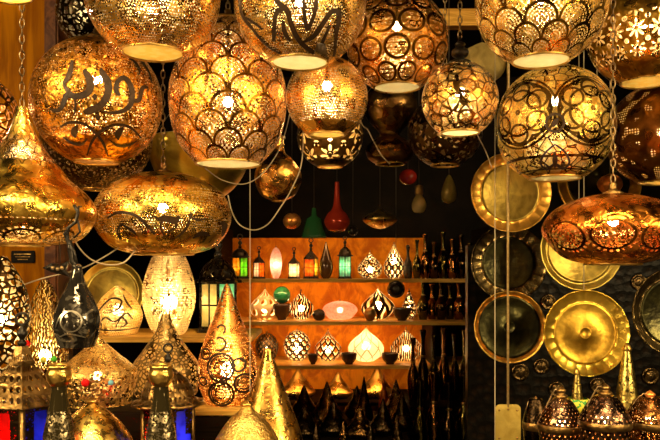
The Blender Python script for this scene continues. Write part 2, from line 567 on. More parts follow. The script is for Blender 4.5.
# deer and leaves on the right saucer lamp
def c13(pts): return [((90 + x * .2273) - 163, 214 - (170 + y * .2273), w * .2273) for x, y, w in pts]
deer = [c13([(300, 215, 12), (330, 212, 26), (372, 218, 26), (384, 200, 10)]), c13([(318, 220, 12), (312, 245, 8), (326, 280, 6)]),
        c13([(370, 225, 12), (372, 245, 8), (335, 268, 6)]), c13([(300, 215, 16), (290, 205, 8), (280, 208, 3)]),
        c13([(100, 215, 6), (150, 190, 12), (220, 205, 12), (290, 275, 10)]), c13([(150, 240, 6), (140, 270, 8), (150, 300, 4)]),
        c13([(155, 235, 6), (200, 262, 12), (215, 275, 4)]), c13([(440, 290, 6), (480, 270, 18), (515, 280, 5)]),
        c13([(370, 290, 4), (410, 255, 10), (432, 200, 8), (430, 185, 4)]),
        c13([(560, 225, 10), (580, 240, 30), (572, 285, 8)]), c13([(430, 205, 4), (460, 215, 12), (490, 212, 4)])]
heart = [[(0, -18, 1.5), (-9, -26, 2), (-13, -36, 2), (-7, -42, 2), (0, -36, 2)], [(0, -18, 1.5), (9, -26, 2), (13, -36, 2), (7, -42, 2), (0, -36, 2)],
         [(0, -26, 1), (0, -33, 5), (0, -41, 1)], [(0, -36, 2), (-5, -40, 3), (-9, -36, 1)], [(0, -36, 2), (5, -40, 3), (9, -36, 1)],
         circ(0, 2, 8, 2), [(-2, -2, 1), (0, 2, 5), (3, 6, 1)]]

FINE = 230
M1 = metal('fine_worm_gold', GOLD, AMB, .26, p_drill(128, 52, .36), inner=INNER)
M2 = metal('calligraphy_gold', (.95, .46, .06), AMB2, .32, p_drill(132, 56, .36, .45, .2, .8), inner=(.95, .68, .33), patch=9, bump=.5, dirt=(.22, .08, .012))
M3 = metal('scale_amber', (.98, .44, .05), (.62, .22, .02), .28, p_scale(10, 4.9, k=5.5, grid=6), inner=(.95, .70, .42), liner=.25, lcol=(1., .6, .25))
M4 = metal('fine_worm_pale', (.98, .62, .14), GOLD2, .26, p_drill(140, 56, .37), inner=INNER)
M5 = metal('fine_worm_amber', (.98, .54, .09), AMB, .28, p_drill(92, 38, .37, .3, .16, .72), inner=INNER)
M6 = metal('medallion_amber', (.92, .43, .06), AMB2, .3, p_medal(11, 5, 220, .54), inner=(.9, .62, .28))
M7 = metal('floral_gold', (.98, .52, .1), AMB, .28, p_floral(), inner=INNER, liner=.4, lcol=(1., .6, .18))
M8 = metal('scale_gold', GOLD, GOLD2, .28, p_scale(11, 4.5, k=5.5, grid=7.0), inner=INNER, liner=.25, lcol=(1., .64, .16))
M9 = metal('cutout_bronze', (.82, .45, .06), (.35, .16, .02), .3, p_petal(18, 7.2, 4, lo=.16, hi=.46, size=.45), inner=INNER)
M10 = metal('arabesque_gold', (.98, .6, .12), GOLD2, .28, p_arabesque(w=.034, fine=220), inner=(.98, .85, .5), dark=.95, liner=.5, lcol=(1., .64, .14))
M11 = metal('dotted_brown', (.30, .12, .025), (.12, .045, .012), .34, p_dots(120, 52, .33, 23, .62), inner=INNER)
M12 = metal('scalloped_gold', (.99, .64, .11), GOLD2, .26, p_band(p_fans(9, .22, lo=.1, hi=.42), [(.44, .012, 90)], .1, .46), inner=INNER)
M12N = metal('scaled_neck_gold', (.99, .66, .16), GOLD, .26, p_scale(14, 4.0, k=2.5, lo=.1, hi=.55), inner=INNER)
M13 = metal('banded_gold', (.99, .64, .11), GOLD2, .26, p_band(p_drill(150, 52, .36), [(.52, .011, 90), (.60, .009, 80)], .27, .58), inner=INNER)
M14 = metal('copper_fans', (.98, .36, .05), (.70, .18, .02), .24, p_fans(9, .36, lo=.2, hi=.46), inner=(.95, .5, .2))
M15 = metal('copper_vines', (.9, .36, .09), (.5, .14, .03), .35, p_vor(34, .08), inner=(.95, .5, .2))

pendant(153, -6, 2.15, globe(67, 66, 30, 14), M1, 'large finely pierced gold globe lamp cut off by the top left edge', bulb=(6, .0165), diff=DIFFA)
pendant(97, 102, 2.35, globe(64, 64, 22, 12), M2, 'gold globe lamp with large dark calligraphy strokes at upper left', bulb=(22, .0165), relief=('calligraphy', PATINA, writing, 1))
pendant(228, 94, 2.35, catmull([(32, -70), (50, -48), (58, -18), (57, 12), (46, 40), (30, 60), (14, 74)], 6), M3,
        'amber egg-shaped lamp covered in fish scale piercing', bulb=(-8, .0165), diff=DIFF)
pendant(300, 3, 2.15, globe(66, 66, 28, 14), M4, 'gold globe lamp with broad dark strapwork cut off by the top edge', bulb=(2, .0165), diff=DIFF, relief=('strapwork', PATINA, writing4, 1))
pendant(327, 98, 2.4, globe(41, 41, 18, 10), M5, 'plain finely speckled amber globe lamp below the strapwork lamp', bulb=(12, .0165), diff=DIFFA)
pendant(397, 42, 2.5, globe(51, 51, 23, 12), M6, 'amber globe lamp patterned with round medallions', bulb=(16, .0165), diff=DIFF)
pendant(460, 100, 2.42, globe(38, 38, 19, 9), M7, 'small gold globe lamp with flower roundels and a black finial', bulb=(8, .0165), diff=DIFF, capmat=BLACKM, finial=True)
pendant(541, 2, 2.16, globe(65, 65, 28, 14), M8, 'gold globe lamp with fish scale piercing cut off by the top right edge', bulb=(4, .0165), diff=DIFF)
pendant(648, 28, 2.6, globe(60, 60, 26, 14), M9, 'bronze globe lamp with star cutouts in the top right corner', bulb=(0, .0165), diff=DIFFA)
pendant(555, 125, 2.42, globe(58, 58, 24, 12, e=1.08), M10, 'pale gold globe lamp with interlaced arabesque roundels and hearts', bulb=(24, .0165), diff=DIFF, relief=('heart_scrolls', PATINA, heart, 1))
pendant(662, 135, 2.82, globe(54, 52, 22, 12), M11, 'dark brown globe lamp with dotted clusters at the right edge', bulb=(0, .013), diff=DIFFA)
# saucer shaped lamps
p = catmull([(26, -34), (52, -30), (68, -14), (72, 2), (62, 18), (48, 30), (38, 42)], 6)
r12 = pendant(22, 211, 2.2, p, M12, 'gold saucer lamp with a tall scaled neck at the left edge', bulb=(38, .0165), cap=False, chain=None)
s12 = 2.2 / F
link('neck', lathe([(r * s12, z * s12) for r, z in catmull([(38, 42), (25, 58), (14, 76), (8, 92), (5, 104)], 6)], 48), M12N, r12)
link('chain', chain_mesh(104 * s12, CEIL - r12.location.z), STEEL, r12)
pendant(163, 214, 2.47, catmull([(30, -40), (50, -33), (63, -19), (68, -1), (62, 17), (48, 30), (26, 39), (8, 41)], 6), M13,
        'bright gold saucer lamp with a deer between dotted lines', bulb=(6, .0165), relief=('deer_frieze', PATINA, deer, 1))
pendant(613, 229, 2.2, catmull([(27, -35), (48, -28), (64, -12), (69, 0), (62, 15), (46, 26), (24, 33), (8, 35)], 6), M14,
        'reddish copper saucer lamp with dotted fans', bulb=(8, .0165), diff=DIFF)
pendant(-22, 112, 2.5, globe(38, 36, 14, 8), M15, 'orange copper globe lamp showing only its edge at the left border', bulb=(0, .0165))
pendant(8, -42, 2.0, globe(44, 44, 22, 10), M1, 'gold lamp whose bottom opening just shows at the top left corner', bulb=(0, .0165), diff=DIFFA)

# darker pendants hung behind the front row
MB1 = metal('leafy_old_gold', (.6, .36, .09), (.25, .13, .03), .36, p_vor(60, .16), inner=(.6, .4, .15))
MB2 = metal('olive_brass', (.62, .46, .07), (.42, .28, .04), .38, None, .12, 30)
MB3 = metal('rippled_amber', (.9, .48, .1), (.3, .13, .03), .25, None, .9, 22)
MB4 = metal('flower_cut_bronze', (.3, .17, .05), (.12, .06, .02), .35, p_petal(7, 3.1, 4, lo=.12), inner=(.8, .6, .28))
MB5 = metal('smoky_bronze', (.24, .13, .04), (.1, .05, .015), .3, None, .3, 30)
MB6 = metal('leaf_cut_bronze', (.34, .2, .06), (.12, .07, .02), .3, p_vor(40, .2), inner=(.3, .2, .08))
pendant(97, 139, 2.78, globe(54, 52, 14, 10), MB1, 'leaf-patterned old gold globe lamp hung behind the calligraphy globe', bulb=(0, .009))
pendant(200, 142, 3.05, [(0, -61)] + globe(51, 61, 3, 51, 18) + [(52, 1), (50, 2), (47, -8), (35, -40), (4, -56)], MB2, 'plain olive brass bowl shade hung behind the saucer lamp', bulb=None, cap=False, chain=None,
        name='hanging_bowl', cat='bowl', group=None)
rb = bpy.data.objects['hanging_bowl']; sb = 3.05 / F
for a in (90, 210, 330):
    x, y = 50 * sb * math.cos(math.radians(a)), 50 * sb * math.sin(math.radians(a))
    link('cord', tube([(x, y, 0), (0, 0, .3), (0, 0, CEIL - rb.location.z)], .0018, 5), DWIRE, rb)
pendant(278, 178, 2.7, catmull([(6, -23), (17, -17), (23, -4), (22, 8), (14, 19), (7, 26), (6, 40)], 6), MB3, 'small rippled amber glass globe hung beside the black gap', bulb=None, rimr=.002, group=None, chain='cord')
pendant(330, 136, 2.85, globe(33, 33, 12, 8), MB4, 'dark bronze globe lamp with star flower cutouts behind the speckled globe', bulb=(0, .0165))
pendant(390, 112, 3.06, catmull([(14, -52), (22, -46), (24, -36), (16, -28), (10, -22), (22, -8), (27, 6), (22, 20), (10, 32)], 6), MB5, 'smoky bronze pot-shaped pendant below the medallion globe', bulb=None, group=None, chain='cord')
pendant(445, 132, 2.85, globe(37, 36, 14, 9), MB6, 'dark leaf-cut bronze globe lamp behind the small flower globe', bulb=(0, .008))
MB7 = metal('thorny_black', (.08, .06, .03), (.03, .02, .01), .3, p_vor(40, .14), inner=(.5, .45, .35))
pendant(90, 12, 2.95, globe(33, 34, 12, 8), MB7, 'black lamp of tangled twigs behind the two upper left globes', bulb=(0, .009))

# clear bulb, teardrop and small copper ornament on cords
def hang(name, label, cat, px, py, d, prof, mat, top=CEIL, group=None, segs=32, ridge=None, cm=None, cr_=.0016):
    s = d / F; root = thing(name, label, cat, pt(px, py, d), group)
    pr = [(r * s, z * s) for r, z in prof]
    link('body', lathe(pr, segs, ridge=ridge), mat, root)
    zt = pr[-1][1]
    link('cord', tube([(0, 0, zt - .002), (0, 0, top - root.location.z)], cr_, 5), cm or DWIRE, root)
    return root
CLEAR = plain('dim_bulb_glass', (.5, .34, .12), .12, 0., **{'Transmission_Weight': .35})
rt = hang('light_bulb', 'unlit round light bulb hanging in the dark right of centre', 'light bulb', 419, 203, 3.1,
          catmull([(0, -10), (5, -9), (7.5, -3), (6, 3), (3.6, 7), (3.4, 9)], 5), CLEAR)
link('socket', lathe([(r * 3.1 / F, z * 3.1 / F) for r, z in ((3.5, 8), (4.2, 9), (4.2, 17), (2, 18), (0, 18))], 16), OLD, rt)
hang('teardrop_ornament', 'olive glass teardrop hanging beside the unlit bulb', 'ornament', 449, 191, 3.1, catmull([(0, -13), (6, -10), (8, -3), (6, 6), (3, 13), (1, 16)], 5), plain('olive_glass', (.28, .2, .04), .12, .3))
CU = metal('pumpkin_copper', (1., .40, .09), (.75, .22, .04), .34, None, .2, 40, metallic=.7)
hang('pumpkin_ornament', 'small ribbed copper pumpkin ornament above the copper saucer lamp', 'ornament', 610, 184, 3.0,
     catmull([(0, -10), (8, -8), (13, -1), (10, 6), (4, 9), (2, 10)], 5), CU, ridge=lambda a, z: 1 - .12 * abs(math.sin(4 * a)), segs=48, cm=STRING)
REDG = plain('red_glass', (.35, .02, .01), .1, 0., **{'Transmission_Weight': .3})
hang('red_bauble', 'small dark red glass bauble beneath the bronze pot pendant', 'ornament', 408, 177, 3.3, globe(9, 8, 1, 1), REDG)

# ------------------------------------------------------------------ brass trays
def tray(px, py, d, R, inner, mrim, mdish, label, rope=True, tilt=4, rz=0, boss=True, group='brass trays hung on the right', top=CEIL):
    s = d / F; root = thing('tray', label, 'tray', pt(px, py, d), group)
    prof = [(inner * s, .010), (inner * s * 1.02, .004), (R * s * .93, .016), (R * s * .985, .022), (R * s, .018), (R * s * .985, .012), (R * s * .93, .008), (inner * s, -.002)]
    rimm = lathe(catmull(prof[:8], 3), 72, ridge=lambda a, z: 1 + .004 * math.sin(18 * a))
    dishm = lathe([(0, -.002), (inner * s * 1.005, -.002), (inner * s * 1.005, .009), (inner * s * .92, .003)] + ([(6.6 * s, .003), (6 * s, .007), (5 * s, .007), (4.4 * s, .003)] if boss else []) + [(0, .003)], 64)
    rot = Matrix.Rotation(math.radians(90 - tilt), 4, 'X')
    for me in (rimm, dishm): me.transform(rot)
    link('rim', rimm, mrim, root); link('dish', dishm, mdish, root)
    if rope:
        link('cord', tube([(0, .012, R * s * .95), (0, .012, top - root.location.z)], .0018, 5), STRING, root)
    root.rotation_euler = (0, 0, rz); return root
def traymat(name, A, B, rough, spokes=True, st=.16):
    n = NB(name); u, v = n.uv()
    col = n.mixc(n.smooth(n.noise(14, 3, 1.0), .35, .68), A, B)
    h = n.noise(60, 2) * .4
    if spokes: h = h + n.abs(n.sin(u * (PI * 22))) * .9
    sh = n.princ(col, rough, .92, n.bump(h, st, .012)); return n.done(sh)
TR = traymat('tray_rim_brass', (.95, .66, .09), (.7, .42, .05), .28)
TD = traymat('tray_dish_brass', (.74, .46, .06), (.42, .23, .025), .42, False, .25)
TRA = traymat('tray_rim_amber', (.8, .45, .08), (.5, .25, .04), .32)
TDO = traymat('tray_dish_olive', (.30, .21, .04), (.15, .10, .02), .36, False, .2)
TRD = traymat('tray_rim_dark', (.16, .11, .04), (.05, .03, .012), .25, True, .2)
TDD = traymat('tray_dish_dark', (.05, .045, .015), (.02, .018, .008), .3, False, .3)
TRO = traymat('tray_rim_olive', (.6, .45, .1), (.4, .28, .06), .3, False)
tray(510, 193, 2.85, 40, 29, TRA, TDO, 'amber rimmed tray hung below the arabesque lamp', boss=False)
tray(598, 182, 3.1, 42, 31, TRA, TDD, 'dark tray mostly hidden behind the arabesque lamp and copper ornament', boss=False)
tray(580, 250, 2.85, 41, 33, TRO, TDO, 'olive tray with a bright double rim behind the copper saucer lamp', boss=False)
tray(508, 263, 3.05, 38, 26, TRD, TDD, 'nearly black tray below the amber rimmed tray', boss=False)
tray(509, 327, 2.9, 36, 31, TRA, TDD, 'dark tray with a thin amber rim, lowest in its column')
tray(585, 333, 2.74, 43, 31, TR, TD, 'bright yellow brass tray with a ridged rim and central boss')
tray(674, 312, 2.3, 44, 34, TRD, TDD, 'dark green-black tray cut off by the right edge', boss=False)

# ------------------------------------------------------------------ room shell
def struct(name, me, mat):
    o = link(name, me, mat); o['kind'] = 'structure'; return o
def woodmat(name, A, B, rough=.55, scale=3., stretch=(1, 1, 12)):
    n = NB(name); mp = n.node('ShaderNodeMapping'); mp.inputs['Scale'].default_value = stretch
    n.link(n.coord().outputs['Object'], mp.inputs[0])
    no = n.noise(scale, 4, 1.2, .6, vec=mp.outputs[0])
    return n.done(n.princ(n.mixc(n.smooth(no, .35, .65), A, B), rough, 0., n.bump(no, .2, .01), Specular_IOR_Level=.02 if name in ('dark_wood', 'honey_board') else .12))
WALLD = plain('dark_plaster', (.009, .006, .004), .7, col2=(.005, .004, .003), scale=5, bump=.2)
FLOORM = plain('dark_stone', (.10, .07, .045), .5, col2=(.06, .04, .028), scale=4)
PANEL = woodmat('honey_board', (.56, .20, .002), (.30, .09, .002), .45, 2.2, (6, 6, .7))
ORANGE = woodmat('orange_back_board', (.74, .27, .006), (.42, .11, .003), .6, 5., (2, 2, 1.2))
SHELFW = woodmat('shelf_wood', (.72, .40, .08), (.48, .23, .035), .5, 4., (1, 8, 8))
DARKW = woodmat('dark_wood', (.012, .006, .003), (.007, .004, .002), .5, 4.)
# carved screen on the right wall
n = NB('carved_screen'); a = n.vor(24, 'F1', 0.6); b = n.noise(60, 2)
CARVE = n.done(n.princ(n.mixc(n.smooth(a, .2, .5), (.010, .005, .002), (.003, .002, .001)), .4, .2, n.bump(a + b * .4, .2, .02), Specular_IOR_Level=.15))
struct('floor', box(-2.6, 2.6, -.5, 6.0, -.05, 0, 0), FLOORM)
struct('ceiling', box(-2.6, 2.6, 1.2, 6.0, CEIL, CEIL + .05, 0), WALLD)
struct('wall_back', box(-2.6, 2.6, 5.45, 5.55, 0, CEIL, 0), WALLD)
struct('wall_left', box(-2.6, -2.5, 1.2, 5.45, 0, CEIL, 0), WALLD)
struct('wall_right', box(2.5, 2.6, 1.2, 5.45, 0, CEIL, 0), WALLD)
struct('wall_side', box(.62, 2.5, 3.3, 3.36, 0, 1.62, 0), CARVE)
struct('wall_panel', box(-2.5, -1.24, 3.28, 3.4, 0, CEIL, 0), PANEL)
struct('trim_1', box(-1.25, -1.19, 3.2, 3.42, 0, CEIL, .008), woodmat('carved_post', (.18, .06, .02), (.07, .02, .01), .4, 14., (1, 1, 1)))
struct('trim_2', box(.3, 1.0, 3.5, 3.58, 2.68, 2.76, .006), SHELFW)
# plaque
o = link('plaque', box(0, .105, -.012, 0, 0, .055, .003), plain('plaque_black', (.01, .007, .005), .6, Specular_IOR_Level=.1), None, pt(12, 263, 3.282))
tag(o, 'small black plaque fixed to the honey-coloured wall board', 'plaque')
letters = []
for j, (zz, w0, w1) in enumerate(((.038, .015, .09), (.026, .02, .085), (.014, .03, .075))):
    letters.append(box(w0, w1, -.0135, -.011, zz, zz + .003, 0))
link('lettering', join(letters), OLD, o)

MED = metal('medallion_dark', (.16, .10, .04), (.05, .03, .012), .25, None, .3, 60)
for (mx, my, mr, where) in ((520, 372, 9, 'above the pale brass plate'), (541, 366, 8, 'below the dark amber-rimmed tray'), (556, 389, 8, 'above the silvery dome lantern'),
                            (597, 385, 8, 'below the bright yellow tray'), (650, 376, 9, 'right of the tall olive cone'), (548, 302, 8, 'left of the bright yellow tray'), (638, 282, 8, 'between copper saucer lamp and right edge tray')):
    s_ = 3.27 / F; me = lathe([(0, 0), (mr * s_, 0), (mr * s_, .006), (mr * .86 * s_, .012), (mr * .7 * s_, .006), (mr * .45 * s_, .006), (mr * .38 * s_, .012), (mr * .2 * s_, .006), (0, .014)], 32)
    me.transform(Matrix.Rotation(PI / 2, 4, 'X'))
    tag(link('wall_medallion', me, MED, None, pt(mx, my, 3.301)), 'small dark ringed medallion on the wall ' + where, 'medallion', 'dark medallions on the carved wall')

# ------------------------------------------------------------------ back shelves
sz = {'A': 1.455, 'B': 1.18, 'C': .897, 'D': .66}
sh = thing('shelf_unit', 'orange-backed shelf unit of four boards at the back of the shop', 'shelves', (0, 0, 0))
link('back_panel', box(-.70, .68, 5.26, 5.30, .3, 1.745, .003), ORANGE, sh)
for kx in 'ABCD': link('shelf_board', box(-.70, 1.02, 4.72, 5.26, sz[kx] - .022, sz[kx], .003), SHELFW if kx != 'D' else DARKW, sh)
link('side_panel', box(-.73, -.70, 4.7, 5.30, 0, 1.80, .003), DARKW, sh)
link('side_panel', box(1.02, 1.05, 4.7, 5.30, 0, 1.80, .003), DARKW, sh)
link('divider', box(.66, .685, 4.74, 5.26, 0, 1.18 - .022, .003), DARKW, sh)

def stand_on(px, d, z): return Vector(((px - 330) / F * d, d, z))

def turned(name, label, cat, px, d, z, prof, mat, bulb=None, bmat=None, group=None, parts=(), segs=40, bz=None, ridge=None, smooth=True, rz=0.):
    """a turned thing standing on z: prof in metres from its foot; extra parts (name, profile, material)"""
    root = thing(name, label, cat, stand_on(px, d, z), group, rz)
    link('body' if not bulb else 'shade', lathe(prof, segs, ridge=ridge, smooth=smooth), mat, root)
    for (nm, pr, mt) in parts: link(nm, lathe(pr, 24), mt, root)
    if bulb: add_bulb(root, bz, bulb, bmat)
    return root

def pxp(pts, d):   # pixel profile -> metres
    return [(r * d / F, z * d / F) for r, z in pts]

GL_R = glow('bulb_small', (1., .64, .26), 42.)
GL_P = glow('bulb_pinkish', (1., .56, .3), 24.)

# lit lamps on the shelves: (px centre, width, top, base shelf, shape, material, label)
def onion(w, h, foot=.5):
    return [(0, 0), (w * foot * .8, 0), (w * foot, h * .03), (w * .86, h * .16), (w, h * .36), (w * .9, h * .52), (w * .58, h * .70), (w * .26, h * .85), (w * .10, h * .95), (w * .05, h)]
def drop(w, h, foot=.4):
    return [(0, 0), (w * foot, 0), (w * .78, h * .10), (w, h * .28), (w * .92, h * .44), (w * .62, h * .64), (w * .34, h * .82), (w * .16, h * .94), (w * .10, h)]
def ballp(w, h, foot=.35):
    return [(0, 0), (w * foot, 0), (w * .75, h * .15), (w, h * .48), (w * .85, h * .76), (w * .5, h * .93), (w * .15, h)]
SD = 4.98
KNOB = lambda r, z: [(0, z - r * .4), (r * .7, z - r * .3), (r * .5, z + r * .3), (r, z + r), (r * .7, z + r * 1.8), (0, z + r * 2.4)]
def shelf_lamp(px, w, top, kx, shape, mat, label, r=.022, bmat=None, d=SD, bz=.4, name='table_lamp', knob=OLD, grp='lit lamps on the back shelves'):
    z = sz[kx]; base = HZ + (CAMZ - z) * F / d; h = (base - top) * d / F; w = w / 2 * d / F
    pr = catmull(shape(w, h * .9), 5)
    root = turned(name, label, 'lamp', px, d, z, pr, mat, r, bmat or GL_R, grp, bz=h * bz)
    link('finial', lathe(KNOB(.006, h * .9), 12), knob, root)
    return root
CREAM = (.95, .85, .6)
L_web = metal('web_pierced', (.16, .10, .05), (.08, .05, .03), .4, p_vor(42, .13), inner=CREAM)
L_swirl = metal('swirl_pierced', (.3, .17, .06), (.15, .08, .03), .4, p_zebra(22, 5), inner=CREAM)
L_circ = metal('circle_pierced', (.22, .14, .06), (.12, .07, .03), .4, p_rings(10, 5), inner=CREAM)
L_hex = metal('star_pierced', (.2, .12, .05), (.1, .06, .03), .4, p_lattice(10, 3.5, .14), inner=CREAM)
L_zeb = metal('zebra_pierced', (.05, .035, .025), (.03, .02, .015), .4, p_zebra(18, 9), inner=CREAM)
L_eye = metal('holed_shell', (.9, .7, .42), (.8, .55, .28), .5, p_dots(9, 4, .33, 0), inner=CREAM, metallic=.2)
L_arch = metal('arch_pierced', (.14, .08, .04), (.07, .04, .02), .4, p_lattice(9, 1.6, .17), inner=CREAM)
MILK = glass('milk_glass', (1., .85, .6), (1., .93, .75), .15)
MILKN = NB('quilted_glass'); hq, lq = p_lattice(9, 3, .07)(MILKN)
tq = MILKN.node('ShaderNodeBsdfTranslucent'); tq.inputs[0].default_value = (1, .88, .68, 1)
tq2 = MILKN.node('ShaderNodeBsdfTransparent'); tq2.inputs[0].default_value = (1, .9, .7, 1)
MILKQ = MILKN.done(MILKN.mixs(lq * .85, MILKN.mixs(.25, tq.outputs[0], tq2.outputs[0]), MILKN.princ((.25, .14, .06), .5)))
PINKG = glass('pink_glass', (1., .62, .5), (1., .8, .72), .3, 60)
# shelf A
shelf_lamp(370, 25, 249, 'A', onion, L_web, 'squat web-pierced onion lamp between the teal lantern and the teardrop lamp', bz=.3)
shelf_lamp(394, 21, 240, 'A', drop, L_circ, 'filigree teardrop lamp, last lit lamp at the right of the top shelf', bz=.45)
shelf_lamp(276, 12, 244, 'A', ballp, PINKG, 'narrow frosted lamp glowing pinkish white on the top shelf', .02, GL_P)
# shelf B
shelf_lamp(265, 30, 286, 'B', onion, L_eye, 'pale dome lamp with dark round holes on the middle shelf', bz=.3)
shelf_lamp(301, 26, 288, 'B', onion, L_zeb, 'zebra striped onion lamp on the middle shelf', bz=.35, knob=BLACKM)
shelf_lamp(340, 35, 299, 'B', lambda w, h: ballp(w, h, .5), PINKG, 'low oval pink glass lamp on the middle shelf', .02, GL_P, bz=.45)
shelf_lamp(378, 34, 285, 'B', onion, L_arch, 'glowing arch-pierced onion lamp in the middle of the middle shelf', .028, bz=.4)
shelf_lamp(409, 15, 287, 'B', drop, L_web, 'narrow lace-pierced lamp at the right end of the middle shelf', .012)
# shelf C
shelf_lamp(267, 23, 330, 'C', ballp, metal('basket_weave', (.5, .42, .3), (.3, .24, .16), .4, p_lattice(13, 7, .2), inner=(.2, .14, .07)), 'grey basket-weave ball lamp at the left of the lowest lit shelf', .01)
shelf_lamp(297, 27, 327, 'C', ballp, L_circ, 'round globe lamp pierced with small rings on the lowest lit shelf', .024, bz=.35)
shelf_lamp(328, 27, 327, 'C', onion, L_hex, 'star-pierced onion lamp beside the ring-pierced globe', .022, bz=.35)
shelf_lamp(366, 36, 324, 'C', onion, MILKQ, 'brightest quilted white onion lamp on the lowest lit shelf', .03, bz=.4)
shelf_lamp(406, 32, 325, 'C', onion, L_swirl, 'onion lamp with swirling cuts at the right of the lowest lit shelf', .022, bz=.35)

# ------------------------------------------------------------------ lanterns
def ngon_prism(n, r0, r1, z0, z1, a0=0.):
    return lathe([(0, z0), (r0, z0), (r1, z1), (0, z1)], n, smooth=False, a0=a0)
def lantern(px, d, z, w, hb, hr, label, panels, n=4, rot=45, roof='pyramid', frame=BLACKM, roofmat=None, bulb=.016, bmat=None, ring=True, group='coloured glass lanterns', foot=.02, bars=True, flare=1.0, neck=.0, name='lantern', plate=None, fs=1., finmat=None):
    """w half width over corners, hb body height, hr roof height (metres)"""
    L_ = stand_on(px, d, z); root = thing(name, label, 'lantern', L_, group, -math.atan2(L_.x, L_.y))
    a0 = math.radians(rot)
    link('base', lathe([(0, 0), (w * 1.12, 0), (w * 1.12, foot * .5), (w * .95, foot), (0, foot)], n, smooth=False, a0=a0), frame, root)
    z0, z1 = foot, foot + hb
    cor0 = []; cor1 = []
    for k in range(n):
        a = a0 + 2 * PI * k / n - PI
        cor0.append(Vector((w * .92 * math.sin(a), -w * .92 * math.cos(a), z0)))
        cor1.append(Vector((w * .92 * flare * math.sin(a), -w * .92 * flare * math.cos(a), z1)))
    fr = []; t = w * .07
    for k in range(n):
        k2 = (k + 1) % n
        fr.append(tube([cor0[k], cor1[k]], t, 4)); fr.append(tube([cor0[k], cor0[k2]], t, 4)); fr.append(tube([cor1[k], cor1[k2]], t, 4))
        if bars:
            fr.append(tube([cor0[k].lerp(cor1[k], .5), cor0[k2].lerp(cor1[k2], .5)], t * .6, 4))
            fr.append(tube([cor0[k].lerp(cor0[k2], .5), cor1[k].lerp(cor1[k2], .5)], t * .6, 4))
    link('frame', join(fr), frame, root)
    for k in range(n):
        k2 = (k + 1) % n
        me = bpy.data.meshes.new('p'); q = [cor0[k], cor0[k2], cor1[k2], cor1[k]]
        nrm = ((q[1] - q[0]).cross(q[3] - q[0])).normalized() * .0012
        vs = [tuple(v * .985 + Vector((0, 0, v.z * .015)) - nrm) for v in q] + [tuple(v * .985 + Vector((0, 0, v.z * .015)) + nrm) for v in q]
        me.from_pydata(vs, [], [(0, 3, 2, 1), (4, 5, 6, 7), (0, 1, 5, 4), (1, 2, 6, 5), (2, 3, 7, 6), (3, 0, 4, 7)])
        gp = link('glass_panel', me, panels[k % len(panels)], root)
        if plate:                                   # pierced metal plate with a keyhole-shaped opening
            A, B, D = q[0], q[1], q[3]; ex = B - A; ez = D - A; nn = ex.cross(ez).normalized() * .003
            outer, inn = [], []
            for j in range(40):
                t = 2 * PI * j / 40; c_, s_ = math.cos(t), math.sin(t)
                m_ = max(abs(c_), abs(s_)); outer.append((.5 + .47 * c_ / m_, .5 + .49 * s_ / m_))
                x_, z_ = .5 + .47 * c_ / m_, .5 + .49 * s_ / m_
                w_ = .40 if z_ < .66 else .27
                rad = min(w_ / max(abs(c_), .01), .45 / max(abs(s_), .01))
                inn.append((.5 + rad * c_ * (1 if s_ < .35 else .72), .5 + rad * s_))
            V = [tuple(A + ex * a + ez * b + nn) for a, b in outer] + [tuple(A + ex * a + ez * b + nn) for a, b in inn] + \
                [tuple(A + ex * a + ez * b + nn * .4) for a, b in outer] + [tuple(A + ex * a + ez * b + nn * .4) for a, b in inn]
            F_ = []
            for j in range(40):
                j2 = (j + 1) % 40
                F_ += [(j, j2, 40 + j2, 40 + j), (80 + j2, 80 + j, 120 + j, 120 + j2), (40 + j, 40 + j2, 120 + j2, 120 + j), (j2, j, 80 + j, 80 + j2)]
            pm = bpy.data.meshes.new('plate'); pm.from_pydata(V, [], F_)
            link('pierced_plate', pm, plate, gp)
    W = w * flare
    if roof == 'pyramid': rp = [(0, z1), (W * 1.08, z1), (W * 1.0, z1 + hr * .08), (W * .3, z1 + hr * .75), (W * .16, z1 + hr), (0, z1 + hr)]
    else: rp = [(0, z1), (W * 1.18, z1), (W * 1.15, z1 + hr * .08), (W * .86, z1 + hr * .16), (W * .84, z1 + hr * .36), (W * .66, z1 + hr * .66), (W * .34, z1 + hr * .9), (W * .14, z1 + hr), (0, z1 + hr)]
    link('roof', lathe(rp, n, smooth=False, a0=a0) if roof == 'pyramid' else lathe(rp, 48, smooth=True, a0=a0, ridge=lambda a, z: 1 + .03 * abs(math.sin(6 * a))), roofmat or frame, root)
    zt = z1 + hr
    fp = [(W * .13, zt - .002), (W * .2, zt + W * .15), (W * .1, zt + W * .3), (W * .24, zt + W * .55), (W * .08, zt + W * .85), (0, zt + W)]
    fp = [(r * fs, zt + (z_ - zt) * fs) for r, z_ in fp]
    link('finial', lathe(catmull(fp, 3), 16), finmat or frame, root)
    if ring: link('ring', torus(W * .26 * fs, W * .06 * fs, 16, 6, 'y', zt + W * 1.2 * fs), finmat or frame, root)
    if bulb: add_bulb(root, z0 + hb * .5, bulb, bmat or GL_R)
    return root
G_am = glass('amber_glass', (1., .55, .08), (1., .75, .25), .25)
G_gr = glass('green_glass', (.25, .75, .08), (.5, .9, .2), .2)
G_wh = glass('white_glass', (1., .9, .72), None, .15)
G_te = glass('teal_glass', (.3, .85, .72), (.6, .95, .85), .2)
G_ye = glass('yellow_glass', (1., .8, .15), (1., .9, .4), .2)
G_or = glass('orange_glass', (.9, .28, .04), (1., .45, .1), .2)
G_cr = glass('cream_glass', (.95, .85, .55), (.8, .72, .45), .15)
G_re = glass('red_panel', (.75, .01, .015), (.9, .03, .03), .05, 25)
G_bl = glass('blue_panel', (.03, .05, .6), (.06, .09, .8), .05, 25)
mpx = SD / F
